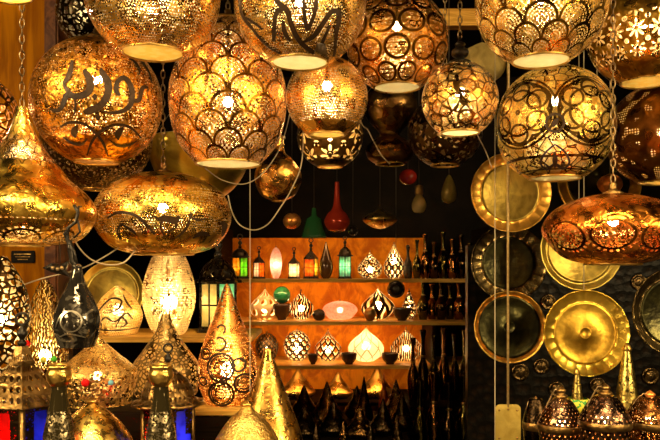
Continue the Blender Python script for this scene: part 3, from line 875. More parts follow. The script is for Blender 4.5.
def shelf_lantern(px, w, top, panels, label, n=4, rot=45, roof='pyramid', d=SD, hr=.3, **kw):
    z = sz['A']; base = HZ + (CAMZ - z) * F / d; H = (base - top) * d / F; W = w / 2 * d / F
    fin = W * 1.5; body = (H - fin) * (1 - hr) - .012
    return lantern(px, d, z, W, body, (H - fin) * hr, label, panels, n, rot, roof, foot=.012, **kw)
shelf_lantern(240, 19, 234, [G_gr, G_ye, G_am, G_gr], 'yellow and green glass lantern at the left end of the top shelf', 6, 0, roof='dome')
shelf_lantern(259, 13, 246, [G_wh, G_or], 'small orange and white lantern, second from the left on the top shelf', 6, 0, bmat=GL_P)
shelf_lantern(294, 13, 247, [G_wh], 'small lantern with square white panes on the top shelf', 4, 30, bulb=.02)
shelf_lantern(311, 16, 238, [G_ye, G_or, G_ye, G_am], 'tall yellow and orange glass lantern on the top shelf', 4, 25)
shelf_lantern(345, 14, 236, [G_te, G_cr, G_te, G_te], 'teal and cream glass lantern on the top shelf', 6, 0, roof='dome')
# unlit dark things on the shelves
DGL = plain('dark_glass', (.05, .025, .012), .1, .2)
GGL = plain('deep_green_glass', (.02, .16, .06), .1, .1)
def shelf_pot(px, w, top, kx, shape, mat, label, name, cat, d=SD, grp=None, extra=None):
    z = sz[kx]; base = HZ + (CAMZ - z) * F / d; h = (base - top) * d / F; w = w / 2 * d / F
    o = link(name, lathe(catmull(shape(w, h), 5), 32), mat, None, stand_on(px, d, z)); tag(o, label, cat, grp)
    if extra: extra(o, w, h)
    return o
def bowlp(w, h): return [(0, 0), (w * .45, 0), (w * .5, h * .1), (w * .85, h * .4), (w, h * .85), (w * .97, h), (w * .9, h * .95), (w * .7, h * .45), (0, h * .2)]
def vasep(w, h): return [(0, 0), (w * .7, 0), (w * .95, h * .12), (w, h * .3), (w * .8, h * .48), (w * .38, h * .62), (w * .3, h * .8), (w * .42, h * .93), (w * .34, h), (0, h)]
shelf_pot(326, 14, 242, 'A', drop, DGL, 'dark brown glass teardrop standing unlit on the top shelf', 'glass_drop', 'ornament')
shelf_pot(408, 9, 245, 'A', vasep, BLACKM, 'dark narrow vase at the right of the filigree teardrop lamp', 'vase', 'vase')
shelf_pot(282, 18, 304, 'B', bowlp, DGL, 'dark bowl under the green glass ball', 'bowl', 'bowl', d=4.9)
o = link('glass_ball', lathe(globe(.058, .058, .002, .002), 32), GGL, None, Vector(((282 - 330) / F * 4.9, 4.9, 1.18 + .125 + .042))); tag(o, 'green glass ball resting in a dark bowl on the middle shelf', 'ball')
shelf_pot(319, 13, 309, 'B', ballp, BLACKM, 'small black pot in front of the zebra lamp on the middle shelf', 'pot', 'pot', d=4.84)
shelf_pot(370, 12, 307, 'B', ballp, OLD, 'small brown pot before the arch-pierced lamp', 'pot', 'pot', d=4.80)
shelf_pot(402, 18, 308, 'B', bowlp, DGL, 'dark glass bowl at the right end of the middle shelf', 'bowl', 'bowl', d=4.82)
shelf_pot(349, 16, 353, 'C', bowlp, DGL, 'dark bowl left of the brightest onion lamp', 'bowl', 'bowl', d=4.80)
shelf_pot(390, 17, 353, 'C', bowlp, DGL, 'dark bowl right of the brightest onion lamp', 'bowl', 'bowl', d=4.80)
shelf_pot(313, 10, 354, 'C', bowlp, DGL, 'small dark bowl between the ring-pierced and star-pierced lamps', 'bowl', 'bowl', d=4.80)
# black ball hanging over the middle shelf, and things hung above the shelves
hang('dark_bauble', 'black glass ball hung over the arch-pierced lamp', 'ornament', 396, 289, 4.74, globe(9, 9, 1, 1), plain('black_glass', (.02, .014, .01), .08, .1), top=CEIL)
hang('red_lamp', 'red glass pendant above the top shelf', 'lamp', 337, 222, 4.6, catmull([(2, -10), (9, -8), (13, 0), (10, 8), (4, 16), (2, 40)], 5), plain('ruby_glass', (.5, .04, .015), .12, .25))
hang('brass_dish', 'shallow brass dish hung above the filigree teardrop lamp', 'dish', 380, 221, 4.6, catmull([(0, -8), (8, -6), (17, 0), (15, 5), (6, 9), (2, 12)], 5), BRASS)
hang('small_bauble', 'small black ball hung beside the red glass pendant', 'ornament', 353, 231, 4.62, globe(5, 5, 1, 1), BLACKM)
hang('green_jar', 'dark green glass jar shade hung above the tall yellow lantern', 'lamp', 314, 228, 4.65, [(0, -10), (13, -10), (12.5, -8), (8, 9), (3, 12), (2, 20)], plain('bottle_green', (.02, .10, .03), .25))
hang('copper_bauble', 'golden ball hung above the small white lantern', 'ornament', 292, 221, 4.6, globe(9, 8, 1, 1), CU)

# gold cones on the lowest board and crowd of dark cones before it
def cone_thing(px, d, z, w, top, mat, label, name, cat, group, tipmat=None, segs=28, lean=0., ribs=0):
    base = HZ + (CAMZ - z) * F / d; h = (base - top) * d / F; W = w / 2 * d / F
    pr = catmull([(0, 0), (W * .55, 0), (W * .95, h * .12), (W, h * .24), (W * .74, h * .42), (W * .4, h * .64), (W * .18, h * .86), (W * .07, h * .96), (0, h)], 4)
    root = thing(name, label, cat, stand_on(px, d, z), group)
    link('body', lathe(pr, segs, ridge=(lambda a, zz: 1 - .06 * abs(math.sin(ribs * a / 2))) if ribs else None), mat, root)
    link('foot', lathe([(0, -.0), (W * .62, 0), (W * .66, .008), (W * .5, .014), (0, .014)], 20), OLD, root)
    root.rotation_euler = (0, lean, 0)
    return root
GC = metal('cone_gold', (.9, .58, .14), (.6, .32, .06), .3, None, .3, 30)
cone_thing(298, 4.92, sz['D'], 34, 368, GC, 'golden cone lamp on the bottom board, left of three', 'golden_cone', 'lamp', 'golden cone lamps on the bottom board')
cone_thing(338, 4.92, sz['D'], 30, 372, GC, 'golden cone lamp on the bottom board, middle of three', 'golden_cone', 'lamp', 'golden cone lamps on the bottom board')
cone_thing(377, 4.92, sz['D'], 32, 366, GC, 'golden bell lamp on the bottom board, right of three', 'golden_cone', 'lamp', 'golden cone lamps on the bottom board')
DKC = metal('cone_black', (.05, .03, .014), (.018, .011, .006), .2, None, .35, 50)
DKB = metal('cone_brown', (.20, .10, .03), (.05, .025, .008), .2, None, .5, 60)
REDC = metal('cone_red', (.5, .12, .03), (.25, .05, .02), .35, None, .5, 80)
ORD = ['first', 'second', 'third', 'fourth', 'fifth', 'sixth', 'seventh', 'eighth', 'ninth', 'tenth', 'eleventh', 'twelfth']
t1 = link('display_table', box(-.36, .40, 3.62, 4.42, .62, .66), DARKW); tag(t1, 'dark table holding the rear crowd of black cones', 'table')
link('leg', join([box(x, x + .04, y, y + .04, 0, .62) for x in (-.34, .34) for y in (3.66, 4.36)]), DARKW, t1)
rear = [(304, 4.1, 34, 385, DKC), (327, 3.98, 32, 381, DKB), (357, 4.2, 26, 385, DKC), (364, 4.0, 20, 376, DKC), (396, 4.05, 28, 379, DKB)]
rear.sort(key=lambda q: q[0])
for i, (px, d, w, top, mt) in enumerate(rear):
    cone_thing(px, d, .66, w, top, mt, '%s black pointed metal cone from the left in the rear row below the golden cones' % ORD[i], 'pointed_cone', 'ornament', 'black pointed cones in the rear row', ribs=6 if mt is DKC else 0)
rc = cone_thing(384, 4.28, .66, 12, 372, REDC, 'thin reddish twisted spike among the black cones', 'twisted_spike', 'ornament', None, ribs=10)
t2 = link('low_table', box(-.36, .42, 3.0, 3.60, .44, .48), DARKW); tag(t2, 'low dark table in front holding the lower row of black cones', 'table')
link('leg', join([box(x, x + .04, y, y + .04, 0, .44) for x in (-.34, .36) for y in (3.04, 3.52)]), DARKW, t2)
for i, (px, d, w, top, mt) in enumerate([(305, 3.72, 36, 404, DKC), (334, 3.76, 32, 400, DKC), (360, 3.7, 34, 406, DKB), (383, 3.76, 30, 398, DKC), (402, 3.86, 26, 390, DKC)]):
    cone_thing(px, d, .66, w, top, mt, '%s black pointed cone from the left in the middle row of the crowd' % ORD[i], 'pointed_cone', 'ornament', 'black pointed cones in the middle row', ribs=6)
for i, (px, d, w, top, mt) in enumerate([(316, 3.40, 38, 424, DKC), (343, 3.46, 34, 421, DKB), (370, 3.36, 34, 420, DKC), (397, 3.46, 36, 414, DKC)]):
    cone_thing(px, d, .48, w, top, mt, '%s black cone tip from the left along the bottom edge' % ORD[i], 'pointed_cone', 'ornament', 'black pointed cones in the front row', ribs=6)
cone_thing(410, 3.85, .66, 20, 386, DKC, 'black cone at the right end beside the dark vases', 'pointed_cone', 'ornament', None, ribs=6) if False else None

# dark vases on the right of the shelves
st = link('tiered_stand', join([box(.44, .95, 4.02, 4.50, 0, .76), box(.44, .92, 3.62, 4.02, 0, .56)]), DARKW); tag(st, 'dark stepped stand below the trays crowded with vases', 'stand')
VASES = [metal('vase_black', (.08, .05, .025), (.03, .018, .009), .13, None, .25, 30), metal('vase_brown', (.34, .16, .05), (.12, .055, .016), .13, None, .25, 30),
         metal('vase_green', (.13, .11, .03), (.05, .04, .014), .13, None, .25, 30)]
def vrow(items, d, z, where, grp):
    for i, (px, w, top) in enumerate(items):
        dd = d + (.06 if i % 2 else 0); base = HZ + (CAMZ - z) * F / dd; h = (base - top) * dd / F; W = w / 2 * dd / F
        root = thing('vase', '%s slim dark vase from the left %s' % (ORD[i], where), 'vase', stand_on(px, dd, z), grp)
        mt = VASES[(i * 2 + int(z * 10)) % 3]
        sl = [1, .9, 1.05][i % 3]
        link('body', lathe(catmull([(0, 0), (W * .6, 0), (W * .66, h * .03), (W * .9, h * .15), (W * sl, h * .34), (W * .7, h * .50), (W * .34, h * .60), (W * .28, h * .8)], 4), 24), mt, root)
        link('neck_ring', lathe([(W * .3, h * .6), (W * .42, h * .615), (W * .3, h * .64)], 20), OLD, root)
        link('lip', lathe(catmull([(W * .28, h * .8), (W * .34, h * .9), (W * .5, h * .98), (W * .42, h), (W * .2, h * .9)], 3), 20), mt, root)
vrow([(417, 9, 240), (425, 11, 234), (434, 10, 242), (443, 11, 232), (452, 10, 239), (461, 11, 235), (470, 10, 243)], 4.94, sz['A'], 'in the row beside the top shelf', 'dark vases beside the top shelf')
vrow([(423, 12, 280), (432, 11, 284), (441, 12, 281), (450, 11, 285), (459, 12, 283), (468, 11, 287), (476, 10, 289)], 4.92, sz['B'], 'in the row beside the middle shelf', 'dark vases beside the middle shelf')
vrow([(413, 12, 338), (423, 13, 330), (434, 12, 335), (444, 13, 328), (455, 12, 334), (465, 13, 330), (476, 12, 338)], 4.2, .76, 'on the upper step of the stand', 'dark vases on the upper step')
vrow([(420, 16, 380), (434, 17, 372), (449, 17, 382), (464, 17, 374), (479, 16, 384)], 3.78, .56, 'on the lower step of the stand', 'dark vases on the lower step')

# ------------------------------------------------------------------ left shelf and ledge
ls = thing('side_shelf', 'pale wooden shelf under the tall glowing lamp at left', 'shelf', (0, 0, 0))
link('shelf_board', box(-1.16, -.30, 2.80, 3.24, 1.231, 1.251, .003), SHELFW, ls)
for x in (-1.12, -.41): link('post', box(x, x + .03, 3.19, 3.23, 0, 1.231), DARKW, ls)
for x in (-1.12, -.41): link('post', box(x, x + .03, 2.84, 2.87, 0, 1.231), DARKW, ls)
lg = link('ledge_box', box(-.515, -.295, 2.545, 2.785, 0, 1.0), DARKW); link('top_board', box(-.52, -.29, 2.54, 2.79, 1.0, 1.022), SHELFW, lg); tag(lg, 'dark box with a pale wooden top carrying the copper teardrop lamp', 'box')
GW = glow('bulb_bright', (1., .64, .24), 42.)
M20 = metal('frosted_lace', (.98, .74, .36), (.8, .5, .18), .3, p_dash(110, 46, .42), inner=(1., .9, .68), liner=.5, lcol=(1., .72, .36))
d = 2.93; sc_ = d / F
turned('table_lamp', 'tall pale glowing egg lamp with lace piercing on the left shelf', 'lamp', 169, d, 1.251,
       catmull(pxp([(0, 0), (14, 0), (20, 10), (26, 32), (25, 52), (18, 74), (10, 88), (6, 94)], d), 5), M20, .034, GW, None, bz=32 * sc_,
       parts=[('cap', pxp([(6.4, 93), (7, 96), (3, 100), (0, 101)], d), BRASS)])
M21 = metal('ring_copper', (.92, .42, .1), (.7, .25, .04), .3, p_drill(66, 44, .35, .42), bump=.1, inner=(1., .6, .26), liner=.3, lcol=(1., .48, .14))
d = 2.66; s21 = d / F
p21 = catmull(pxp([(0, 0), (16, 0), (22, 4), (30, 26), (28, 46), (19, 74), (9, 100), (3, 117), (1, 120)], d), 5)
r21 = turned('table_lamp', 'copper teardrop lamp with pierced rings on the wooden box', 'lamp', 227, d, 1.022, p21, M21, .03, GW, None, bz=34 * s21)
rings = [circ(-2, 40, 10.5, 1), circ(-2, 40, 6, 1), circ(-2, 14, 9.5, 1), circ(-2, 14, 5, 1), circ(20, 24, 6, 1), circ(-18, 52, 5, 1.4), circ(-20, 26, 4, 1.4), circ(-2, 40, 13, 2.2), circ(-2, 14, 12, 2.2), circ(-4, 62, 6, 2, -120, 120), circ(20, 24, 9, 2), circ(1, 27, 3, 2), circ(15, 42, 6, 2), circ(-3, 76, 4, 1.6, -60, 170)]
link('ring_tracery', relief_mesh(p21, rings, s21), PATINA, r21)
# square gold lamp and leaning tray behind
M22 = metal('ivory_scroll', (.98, .8, .42), (.85, .6, .22), .34, p_drill(60, 26, .34), inner=(1., .9, .6), liner=.6, lcol=(1., .6, .15))
d = 2.94
p22 = catmull(pxp([(0, 0), (17, 0), (20, 4), (24, 16), (23, 24), (16, 36), (8, 44), (3, 48)], d), 5)
r22 = turned('table_lamp', 'squat gold lamp with scroll cuts beside the tall glowing lamp', 'lamp', 118, d, 1.251, p22, M22, .024, GW, None, bz=24 * d / F)
scr = [[(-20, 14, .6), (-12, 26, 1.6), (-2, 36, 1.6), (8, 34, 1.6), (6, 26, 1.6), (-4, 22, .6)], [(-14, 8, .6), (-6, 18, 1.6), (4, 14, 1.6), (14, 22, 1.6), (19, 16, .6)],
       [(8, 8, .6), (14, 12, 1.6), (10, 18, 1.4), (4, 8, .6)], [(-18, 8, .6), (-16, 16, 1.4), (-10, 12, 1.4), (-12, 6, .6)], [(8, 40, .5), (13, 32, 1.4), (18, 26, .5)], [(-22, 7, 1), (0, 5, 1.4), (22, 7, 1)]]
link('scrolls', relief_mesh(p22, scr, d / F), PATINA, r22)
tray(112, 294, 3.16, 33, 26, TRO, TDO, 'olive tray leaning behind the squat gold lamp', rope=False, boss=False, group=None, tilt=8)
# big black lantern with teal panes
d = 3.06
lantern(218, d, 1.251, .088, .185, .105, 'black lantern with a tall metal dome and teal and cream panes', [G_te, G_cr, G_cr, G_te, G_te, G_te], 6, 0, 'dome', BLACKM, metal('dome_pierced_black', (.06, .045, .03), (.025, .018, .012), .28, p_lattice(12, 5, .24, .15, .9), inner=(.5, .4, .25), metallic=.8), bulb=.024, bmat=GW, group=None, ring=False)

# ------------------------------------------------------------------ front left table
ft = link('front_table', box(-1.30, -.04, 1.42, 2.13, .88, .92), DARKW); tag(ft, 'dark front table under the bottles and lanterns at lower left', 'table')
link('leg', join([box(x, x + .05, y, y + .05, 0, .88) for x in (-1.28, -.12) for y in (1.45, 2.06)]), DARKW, ft)
stp = link('raised_step', box(-1.30, -.55, 2.15, 2.53, 0, 1.09), DARKW); tag(stp, 'dark raised step behind the front table at left', 'stand')
cb = link('low_plinth', box(-.40, .02, 2.15, 2.52, 0, .90), DARKW); tag(cb, 'dark plinth under the tall gold cone', 'stand')
SPEC = metal('speckled_gold', (.85, .56, .16), (.45, .24, .06), .3, p_worm(170, .6), inner=INNER, bump=.3, bscale=110, dirt=(.16, .09, .03), liner=.5, lcol=(1., .58, .15))
HAMM = metal('hammered_gold', (.95, .64, .16), (.72, .4, .07), .26, None, .12, 130, patch=14)
GLS = plain('vase_smoke_glass', (.02, .015, .006), .08, 0., **{'IOR': 1.6, 'Specular_Tint': (1., .75, .4, 1)})
LACE = metal('silver_lace', (.34, .27, .16), (.1, .08, .05), .3, p_worm(150, .5), inner=(.05, .04, .02))
def bottle(px, label):
    d = 1.62; s = d / F; H = .37
    root = thing('bottle_vase', label, 'vase', stand_on(px, d, .92))
    zb = lambda y: (CAMZ - (y - HZ) / F * d) - .92
    link('body', lathe(catmull([(0, 0), (.045, 0), (.052, .03), (.048, .08), (15 * s, zb(436)), (12 * s, zb(420)), (8 * s, zb(395)), (7.5 * s, zb(385))], 5), 32), GLS, root)
    link('lace_band', lathe([(15.4 * s, zb(437)), (12.6 * s, zb(421)), (10.6 * s, zb(410))], 32), LACE, root)
    link('neck_collar', lathe(catmull([(7.5 * s, zb(386)), (11 * s, zb(381)), (12.5 * s, zb(375)), (11 * s, zb(369)), (12.4 * s, zb(366)), (9 * s, zb(364)), (6 * s, zb(372))], 4), 32), BRASS, root)
    return root
bottle(59, 'tall smoked bottle vase between the red-blue lantern and the gold dome')
bottle(161, 'tall smoked bottle vase in front of the lantern with red and blue panes')
# hexagonal lanterns with red and blue panes
PIER = metal('roof_pierced', (.26, .15, .05), (.09, .05, .018), .34, p_dots(34, 10, .3, 0, lo=.2, hi=.9), inner=(.2, .1, .04))
PLT = metal('plate_pierced', (.16, .1, .04), (.07, .04, .02), .34, p_vor(130, .22))
d = 1.82; s = d / F
zz = lambda y, d: (CAMZ - (y - HZ) / F * d)
lantern(22, d, .92, 41 * s, zz(402, d) - .92 - .02, zz(346, d) - zz(402, d), 'dark lantern with a red and a blue pane at the bottom left corner', [G_re, G_bl, G_re, G_bl, G_re, G_bl],
        6, 0, 'pyramid', OLD, PIER, bulb=.03, bmat=GW, group=None, bars=False, plate=PLT, fs=.55, finmat=BLACKM)
d = 2.0; s = d / F
lantern(168, d, .92, 30 * s, zz(404, d) - .92 - .02, zz(368, d) - zz(404, d), 'dark domed lantern with a red and a blue pane behind the bottle vase', [G_re, G_bl, G_re, G_bl, G_re, G_bl],
        6, 0, 'dome', OLD, PIER, bulb=.03, bmat=GW, group=None, bars=False, plate=PLT, fs=.55, finmat=BLACKM)
# domes and onions
d = 1.985
def dome(px, d, z, ytop, w, label, mat, rb=None, gem=False):
    h = zz(ytop, d) - z; W = w * d / F
    root = thing('dome_lamp', label, 'lamp', stand_on(px, d, z), 'hammered gold dome lamps')
    link('shade', lathe(catmull([(0, 0), (W * .9, 0), (W, h * .12), (W * .97, h * .35), (W * .8, h * .58), (W * .46, h * .8), (W * .2, h * .9), (W * .1, h * .95)], 5), 48), mat, root)
    link('finial', lathe(catmull([(W * .1, h * .94), (W * .16, h * .97), (W * .07, h), (0, h * 1.01)], 3), 16), BRASS, root)
    return root
dome(92, d, .92, 398, 45, 'hammered gold dome between the two tall bottle vases', HAMM)
dome(247, 1.88, .92, 401, 41, 'broad speckled gold dome at the bottom edge before the tall cone', metal('frosted_gold', (.86, .58, .18), (.6, .35, .08), .36, None, .4, 170, patch=14))
d = 2.29; s = d / F
r_on = turned('table_lamp', 'speckled gold onion lamp with a red gem on the raised step', 'lamp', 98, d, 1.09,
       catmull([(0, 0), (30 * s, 0), (33 * s, .012), (38 * s, zz(378, d) - 1.09), (36 * s, zz(368, d) - 1.09), (20 * s, zz(354, d) - 1.09), (9 * s, zz(344, d) - 1.09), (3 * s, zz(336, d) - 1.09)], 5), SPEC, .016, GW, None, bz=zz(376, d) - 1.09)
def gem(root, prof_rad, a, z, r, mat, nm='gem'):
    bm = bmesh.new(); bmesh.ops.create_icosphere(bm, subdivisions=2, radius=r)
    me = bpy.data.meshes.new('gem'); bm.to_mesh(me); bm.free()
    link(nm, me, mat, root, (prof_rad * math.sin(a), -prof_rad * math.cos(a), z))
RG = plain('red_gem', (.9, .01, .01), .15); GG = plain('green_gem', (.1, .6, .05), .15); YG = plain('yellow_gem', (.8, .7, .1), .15)
gem(r_on, 37.5 * s, 0.0, zz(377, d) - 1.09, .013, RG)
gem(r_on, 37.5 * s, .62, zz(378, d) - 1.09, .009, plain('blue_gem', (.2, .5, .7), .15))
d = 2.43; s = d / F
turned('table_lamp', 'carved gold onion lamp with a tall spire beneath the left shelf', 'lamp', 166, d, 1.09,
       catmull([(0, 0), (.09, 0), (.105, .03), (33 * s, zz(366, d) - 1.09), (24 * s, zz(352, d) - 1.09), (13 * s, zz(336, d) - 1.09), (7 * s, zz(324, d) - 1.09), (4 * s, zz(314, d) - 1.09)], 5),
       metal('carved_gold', (.9, .66, .26), (.6, .38, .1), .3, p_vor(70, .16, lo=.1), inner=INNER, bump=.15, liner=.6, lcol=(1., .66, .25)), .014, GW, None, bz=.09)
# tall gold cone
d = 2.32; s = d / F
GCONE = metal('tall_cone_gold', (.72, .42, .10), (.34, .16, .03), .28, p_worm(200, .68, 1., .1, .6), inner=(.4, .25, .08), bump=.18, bscale=60)
turned('cone_lamp', 'tall slender gold cone lamp before the shelves', 'lamp', 268, d, .90,
       catmull([(0, 0), (36 * s, 0), (37 * s, .01), (34 * s, zz(436, d) - .9), (24 * s, zz(408, d) - .9), (13 * s, zz(378, d) - .9), (6 * s, zz(358, d) - .9), (4 * s, zz(349, d) - .9), (0, zz(348, d) - .9)], 5), GCONE, .012, GL_R, None, bz=.1)
# mosaic lamp, squiggle lamp at far left
MOS = metal('mosaic_shell', (.2, .12, .05), (.1, .06, .03), .4, p_vor(44, .12), inner=CREAM)
d = 2.3; s = d / F
turned('table_lamp', 'large round lamp of pale cells in dark lines at the left edge', 'lamp', 1, d, 1.09,
       catmull([(0, 0), (.05, 0), (.06, .02), (22 * s, zz(346, d) - 1.09), (28 * s, zz(318, d) - 1.09), (24 * s, zz(290, d) - 1.09), (13 * s, zz(268, d) - 1.09), (5 * s, zz(256, d) - 1.09)], 5), MOS, .018, GL_R, None, bz=zz(320, d) - 1.09)
d = 2.44; s = d / F
ZIG = metal('squiggle_gold', (.75, .5, .16), (.4, .22, .06), .32, p_zebra(36, 11, .55), inner=(.9, .75, .4))
rs = turned('table_lamp', 'gold cone lamp with squiggle cuts and coloured gems at far left', 'lamp', 45, d, 1.09,
       catmull([(0, 0), (.05, 0), (.055, .01), (22 * s, zz(366, d) - 1.09), (21 * s, zz(340, d) - 1.09), (15 * s, zz(308, d) - 1.09), (8 * s, zz(288, d) - 1.09), (3 * s, zz(280, d) - 1.09)], 5), ZIG, .02, GW, None, bz=zz(355, d) - 1.09)
gem(rs, 21 * s, -.5, zz(342, d) - 1.09, .012, RG); gem(rs, 22 * s, .3, zz(357, d) - 1.09, .010, YG); gem(rs, 22 * s, .75, zz(357, d) - 1.09, .010, GG)

# black glass teardrop hung from a twisted wire figure
d = 2.0; s = d / F
BG = metal('black_teardrop', (.06, .05, .04), (.015, .012, .01), .1, None, .15, 30, metallic=.7, dirt=(.22, .19, .15))
td = thing('black_pendant', 'black glass teardrop vase hanging in front of the left shelf', 'ornament', pt(77, 320, d))
pr = pxp([(0, -27), (15, -27), (18, -24), (23, -8), (22.5, 4), (17, 20), (9, 36), (5, 50), (5, 54), (3, 56)], d)
pr = catmull(pr, 5); link('body', lathe(pr, 48), BG, td)
eng = [circ(2, 0, 10, 1.2), [(-14, -6, .5), (-8, 6, 1.4), (2, 10, 1.4), (10, 4, .5)], [(-12, -16, .5), (0, -12, 1.6), (14, -16, .5)], [(-16, -12, .5), (-10, -18, 1.6), (0, -20, .5)]]
link('engraving', relief_mesh(pr, eng, s), plain('silver_line', (.55, .48, .38), .3, .9), td)
def P2(px, py): return ((px - 77) * s, 0, (320 - py) * s)
hk = []
for pl, w in ((((77, 266), (74, 252), (67, 240), (68, 228), (76, 222), (78, 212), (74, 205)), .005), (((74, 238), (80, 232), (78, 220)), .003), (((67, 240), (64, 234), (70, 226)), .003), (((77, 266), (72, 262), (70, 246), (69, 240)), .008)):
    hk.append(tube([P2(*q) for q in pl], w, 6))
hk.append(tube([P2(78, 212), (P2(76, 0)[0], .02, P2(0, 206)[2]), (P2(72, 0)[0], .075, P2(0, 204)[2])], .003, 5))
link('hook_wire', join(hk), BLACKM, td)
# spiked black leaf
lf = thing('leaf_ornament', 'black spiked metal leaf hung left of the black teardrop', 'ornament', pt(60, 268, 2.18))
s = 2.18 / F
vs = [(-17, 0, 0), (-8, 0, 5), (0, 0, 4), (9, 0, 7), (6, 0, -2), (10, 0, -9), (0, 0, -6), (-8, 0, -4)]
me = bpy.data.meshes.new('leaf'); nv = len(vs)
me.from_pydata([(x * s, y - .006, z * s) for x, y, z in vs] + [(x * s, y + .006, z * s) for x, y, z in vs] + [(0, -.02, 0)], [],
               [tuple(range(nv, 2 * nv))] + [(i, (i + 1) % nv, 2 * nv) for i in range(nv)] + [(i, nv + i, nv + (i + 1) % nv, (i + 1) % nv) for i in range(nv)])
link('leaf', me, BLACKM, lf)
link('cord', tube([(0, .004, 4 * s), (0, .0, 16 * s), (-.004, 0, 32 * s)], .0014, 5), DWIRE, lf)
for a in (-5, 0, 4):
    link('stud', lathe(globe(.006, .006, .001, .001, 8), 10), STEEL, lf, (a * s, -.018, (a % 3 - 1) * s))

# ------------------------------------------------------------------ right front table
rtb = link('counter', box(.52, 1.35, 1.95, 2.80, .80, .84), DARKW); tag(rtb, 'dark counter under the small lanterns at lower right', 'table')
link('leg', join([box(x, x + .05, y, y + .05, 0, .80) for x in (.55, 1.28) for y in (2.0, 2.7)]), DARKW, rtb)
SIL = metal('silver_scroll', (.85, .55, .34), (.45, .22, .12), .2, p_rings(26, 15, .5), inner=(1., .75, .5), dirt=(.14, .06, .03))
COP = metal('copper_scroll', (.8, .36, .1), (.4, .16, .04), .24, p_vor(150, .3), inner=(1., .75, .45), dirt=(.12, .05, .02))
def pear(px, d, ytop, w, yw, label, mat, bulb, belt=True, loop=True):
    z = .84; s = d / F; H = lambda y: zz(y, d) - z
    root = thing('small_lantern', label, 'lantern', stand_on(px, d, z), 'pierced metal lanterns at lower right')
    pr = catmull([(0, 0), (w * .6 * s, 0), (w * .7 * s, .01), (w * s, H(yw + 8)), (w * .98 * s, H(yw)), (w * .72 * s, H(yw - 13)), (w * .4 * s, H(yw - 22)), (w * .2 * s, H(ytop + 13))], 5)
    link('shade', lathe(pr, 40), mat, root)
    if belt: link('belt', lathe([(w * 1.0 * s, H(yw + 9)), (w * 1.05 * s, H(yw + 7)), (w * 1.05 * s, H(yw + 3)), (w * .99 * s, H(yw + 1))], 40), OLD, root)
    link('finial', lathe(catmull([(w * .2 * s, H(ytop + 13)), (w * .3 * s, H(ytop + 10)), (w * .16 * s, H(ytop + 7)), (w * .22 * s, H(ytop + 4)), (0, H(ytop))], 3), 16), CU if not loop else OLD, root)
    link('handle', tube([(-w * .95 * s, 0, H(yw)), (-w * .6 * s, 0, H(yw - 18)), (-w * .3 * s, 0, H(ytop + 4)), (0, 0, H(ytop + 2))], .0022, 5), STEEL, root)
    add_bulb(root, H(yw + 2), bulb, GL_R)
pear(561, 2.26, 386, 22, 421, 'silvery dome lantern with scroll cuts, left of three at lower right', SIL, .014)
pear(605, 2.15, 383, 25, 418, 'pear-shaped silver and copper lantern, middle of three at lower right', SIL, .015)
pear(650, 2.26, 390, 24, 418, 'copper lantern with a ball finial, right of three at lower right', COP, .013, loop=False)
pear(536, 2.5, 396, 13, 420, 'small black lantern in shadow left of the silvery dome lantern', DKC, .008)
CONEO = metal('olive_cone', (.52, .4, .12), (.34, .24, .06), .36, p_worm(130, .64, 1.), inner=(.4, .3, .1), bump=.2, bscale=60)
def tall_cone(px, d, ytop, w, label):
    s = d / F; H = zz(ytop, d) - .84; W = w * s
    root = thing('cone_lamp', label, 'lamp', stand_on(px, d, .84))
    link('shade', lathe([(0, 0), (W, 0), (W * 1.02, .006), (W * .98, .012), (W * .55, H * .5), (W * .14, H * .97), (W * .08, H), (0, H)], 40), CONEO, root)
    link('collar', lathe([(W * .2, H * .93), (W * .24, H * .95), (W * .12, H * .985)], 20), BRASS, root)
    return root
tall_cone(627, 2.62, 343, 21, 'tall olive brass cone at lower right beneath the big trays')
c2 = tall_cone(577, 2.5, 368, 14, 'narrow brass cone bearing a green and yellow paper label')
s = 2.5 / F
nb_ = NB('label_paper'); fl = nb_.noise(70, 1); lab = nb_.done(nb_.princ(nb_.mixc(nb_.gt(fl, .56), (.75, .6, .05), (.05, .3, .04)), .6))
hh = zz(404, 2.5) - .84
link('paper_label', lathe([(.0365, hh - .022), (.042, hh - .02), (.040, hh + .018), (.0355, hh + .02)], 24), lab, c2, label='green and yellow paper label')
# brass tag on a rope, and plain strings
d = 2.62; s = d / F
tg = thing('hanging_tag', 'pale brass plate hanging on a long rope at lower right', 'plate', pt(508, 424, d))
out = []
for cx, cz, a0 in ((8, 15, 0), (-8, 15, 90), (-8, -15, 180), (8, -15, 270)):
    for q in range(7):
        a = math.radians(a0 + 15 * q); out.append(((cx + 4.5 * math.cos(a)) * s, (cz + 4.5 * math.sin(a)) * s))
nq = len(out); me = bpy.data.meshes.new('tag')
me.from_pydata([(x, -.003, z) for x, z in out] + [(x, .003, z) for x, z in out], [], [tuple(range(nq)), tuple(range(nq, 2 * nq))[::-1]] + [(i, nq + i, nq + (i + 1) % nq, (i + 1) % nq) for i in range(nq)])
link('plate', me, metal('tag_brass', (.6, .43, .10), (.48, .32, .06), .5, None, .1, 60, metallic=.4), tg)
for x, z in ((-9, 14), (9, 14), (-9, -14), (9, -14), (0, 15)):
    r = lathe([(0, 0), (1.2 * s, 0), (.9 * s, .002), (0, .003)], 10); r.transform(Matrix.Rotation(PI / 2, 4, 'X')); link('rivet', r, OLD, tg, (x * s, -.003, z * s))
link('rope', tube([(0, 0, 17 * s), (0, 0, CEIL - tg.location.z)], .0045, 6), ROPE, tg)
def cable(name, label, pts, d, r, mat, cat='cable'):
    w = [pt(x, y, (dd[0] if dd else d)) for x, y, *dd in pts]
    q = catmull3([tuple(v) for v in w], 6)
    o = link(name, tube(q, r, 6), mat); tag(o, label, cat); return o
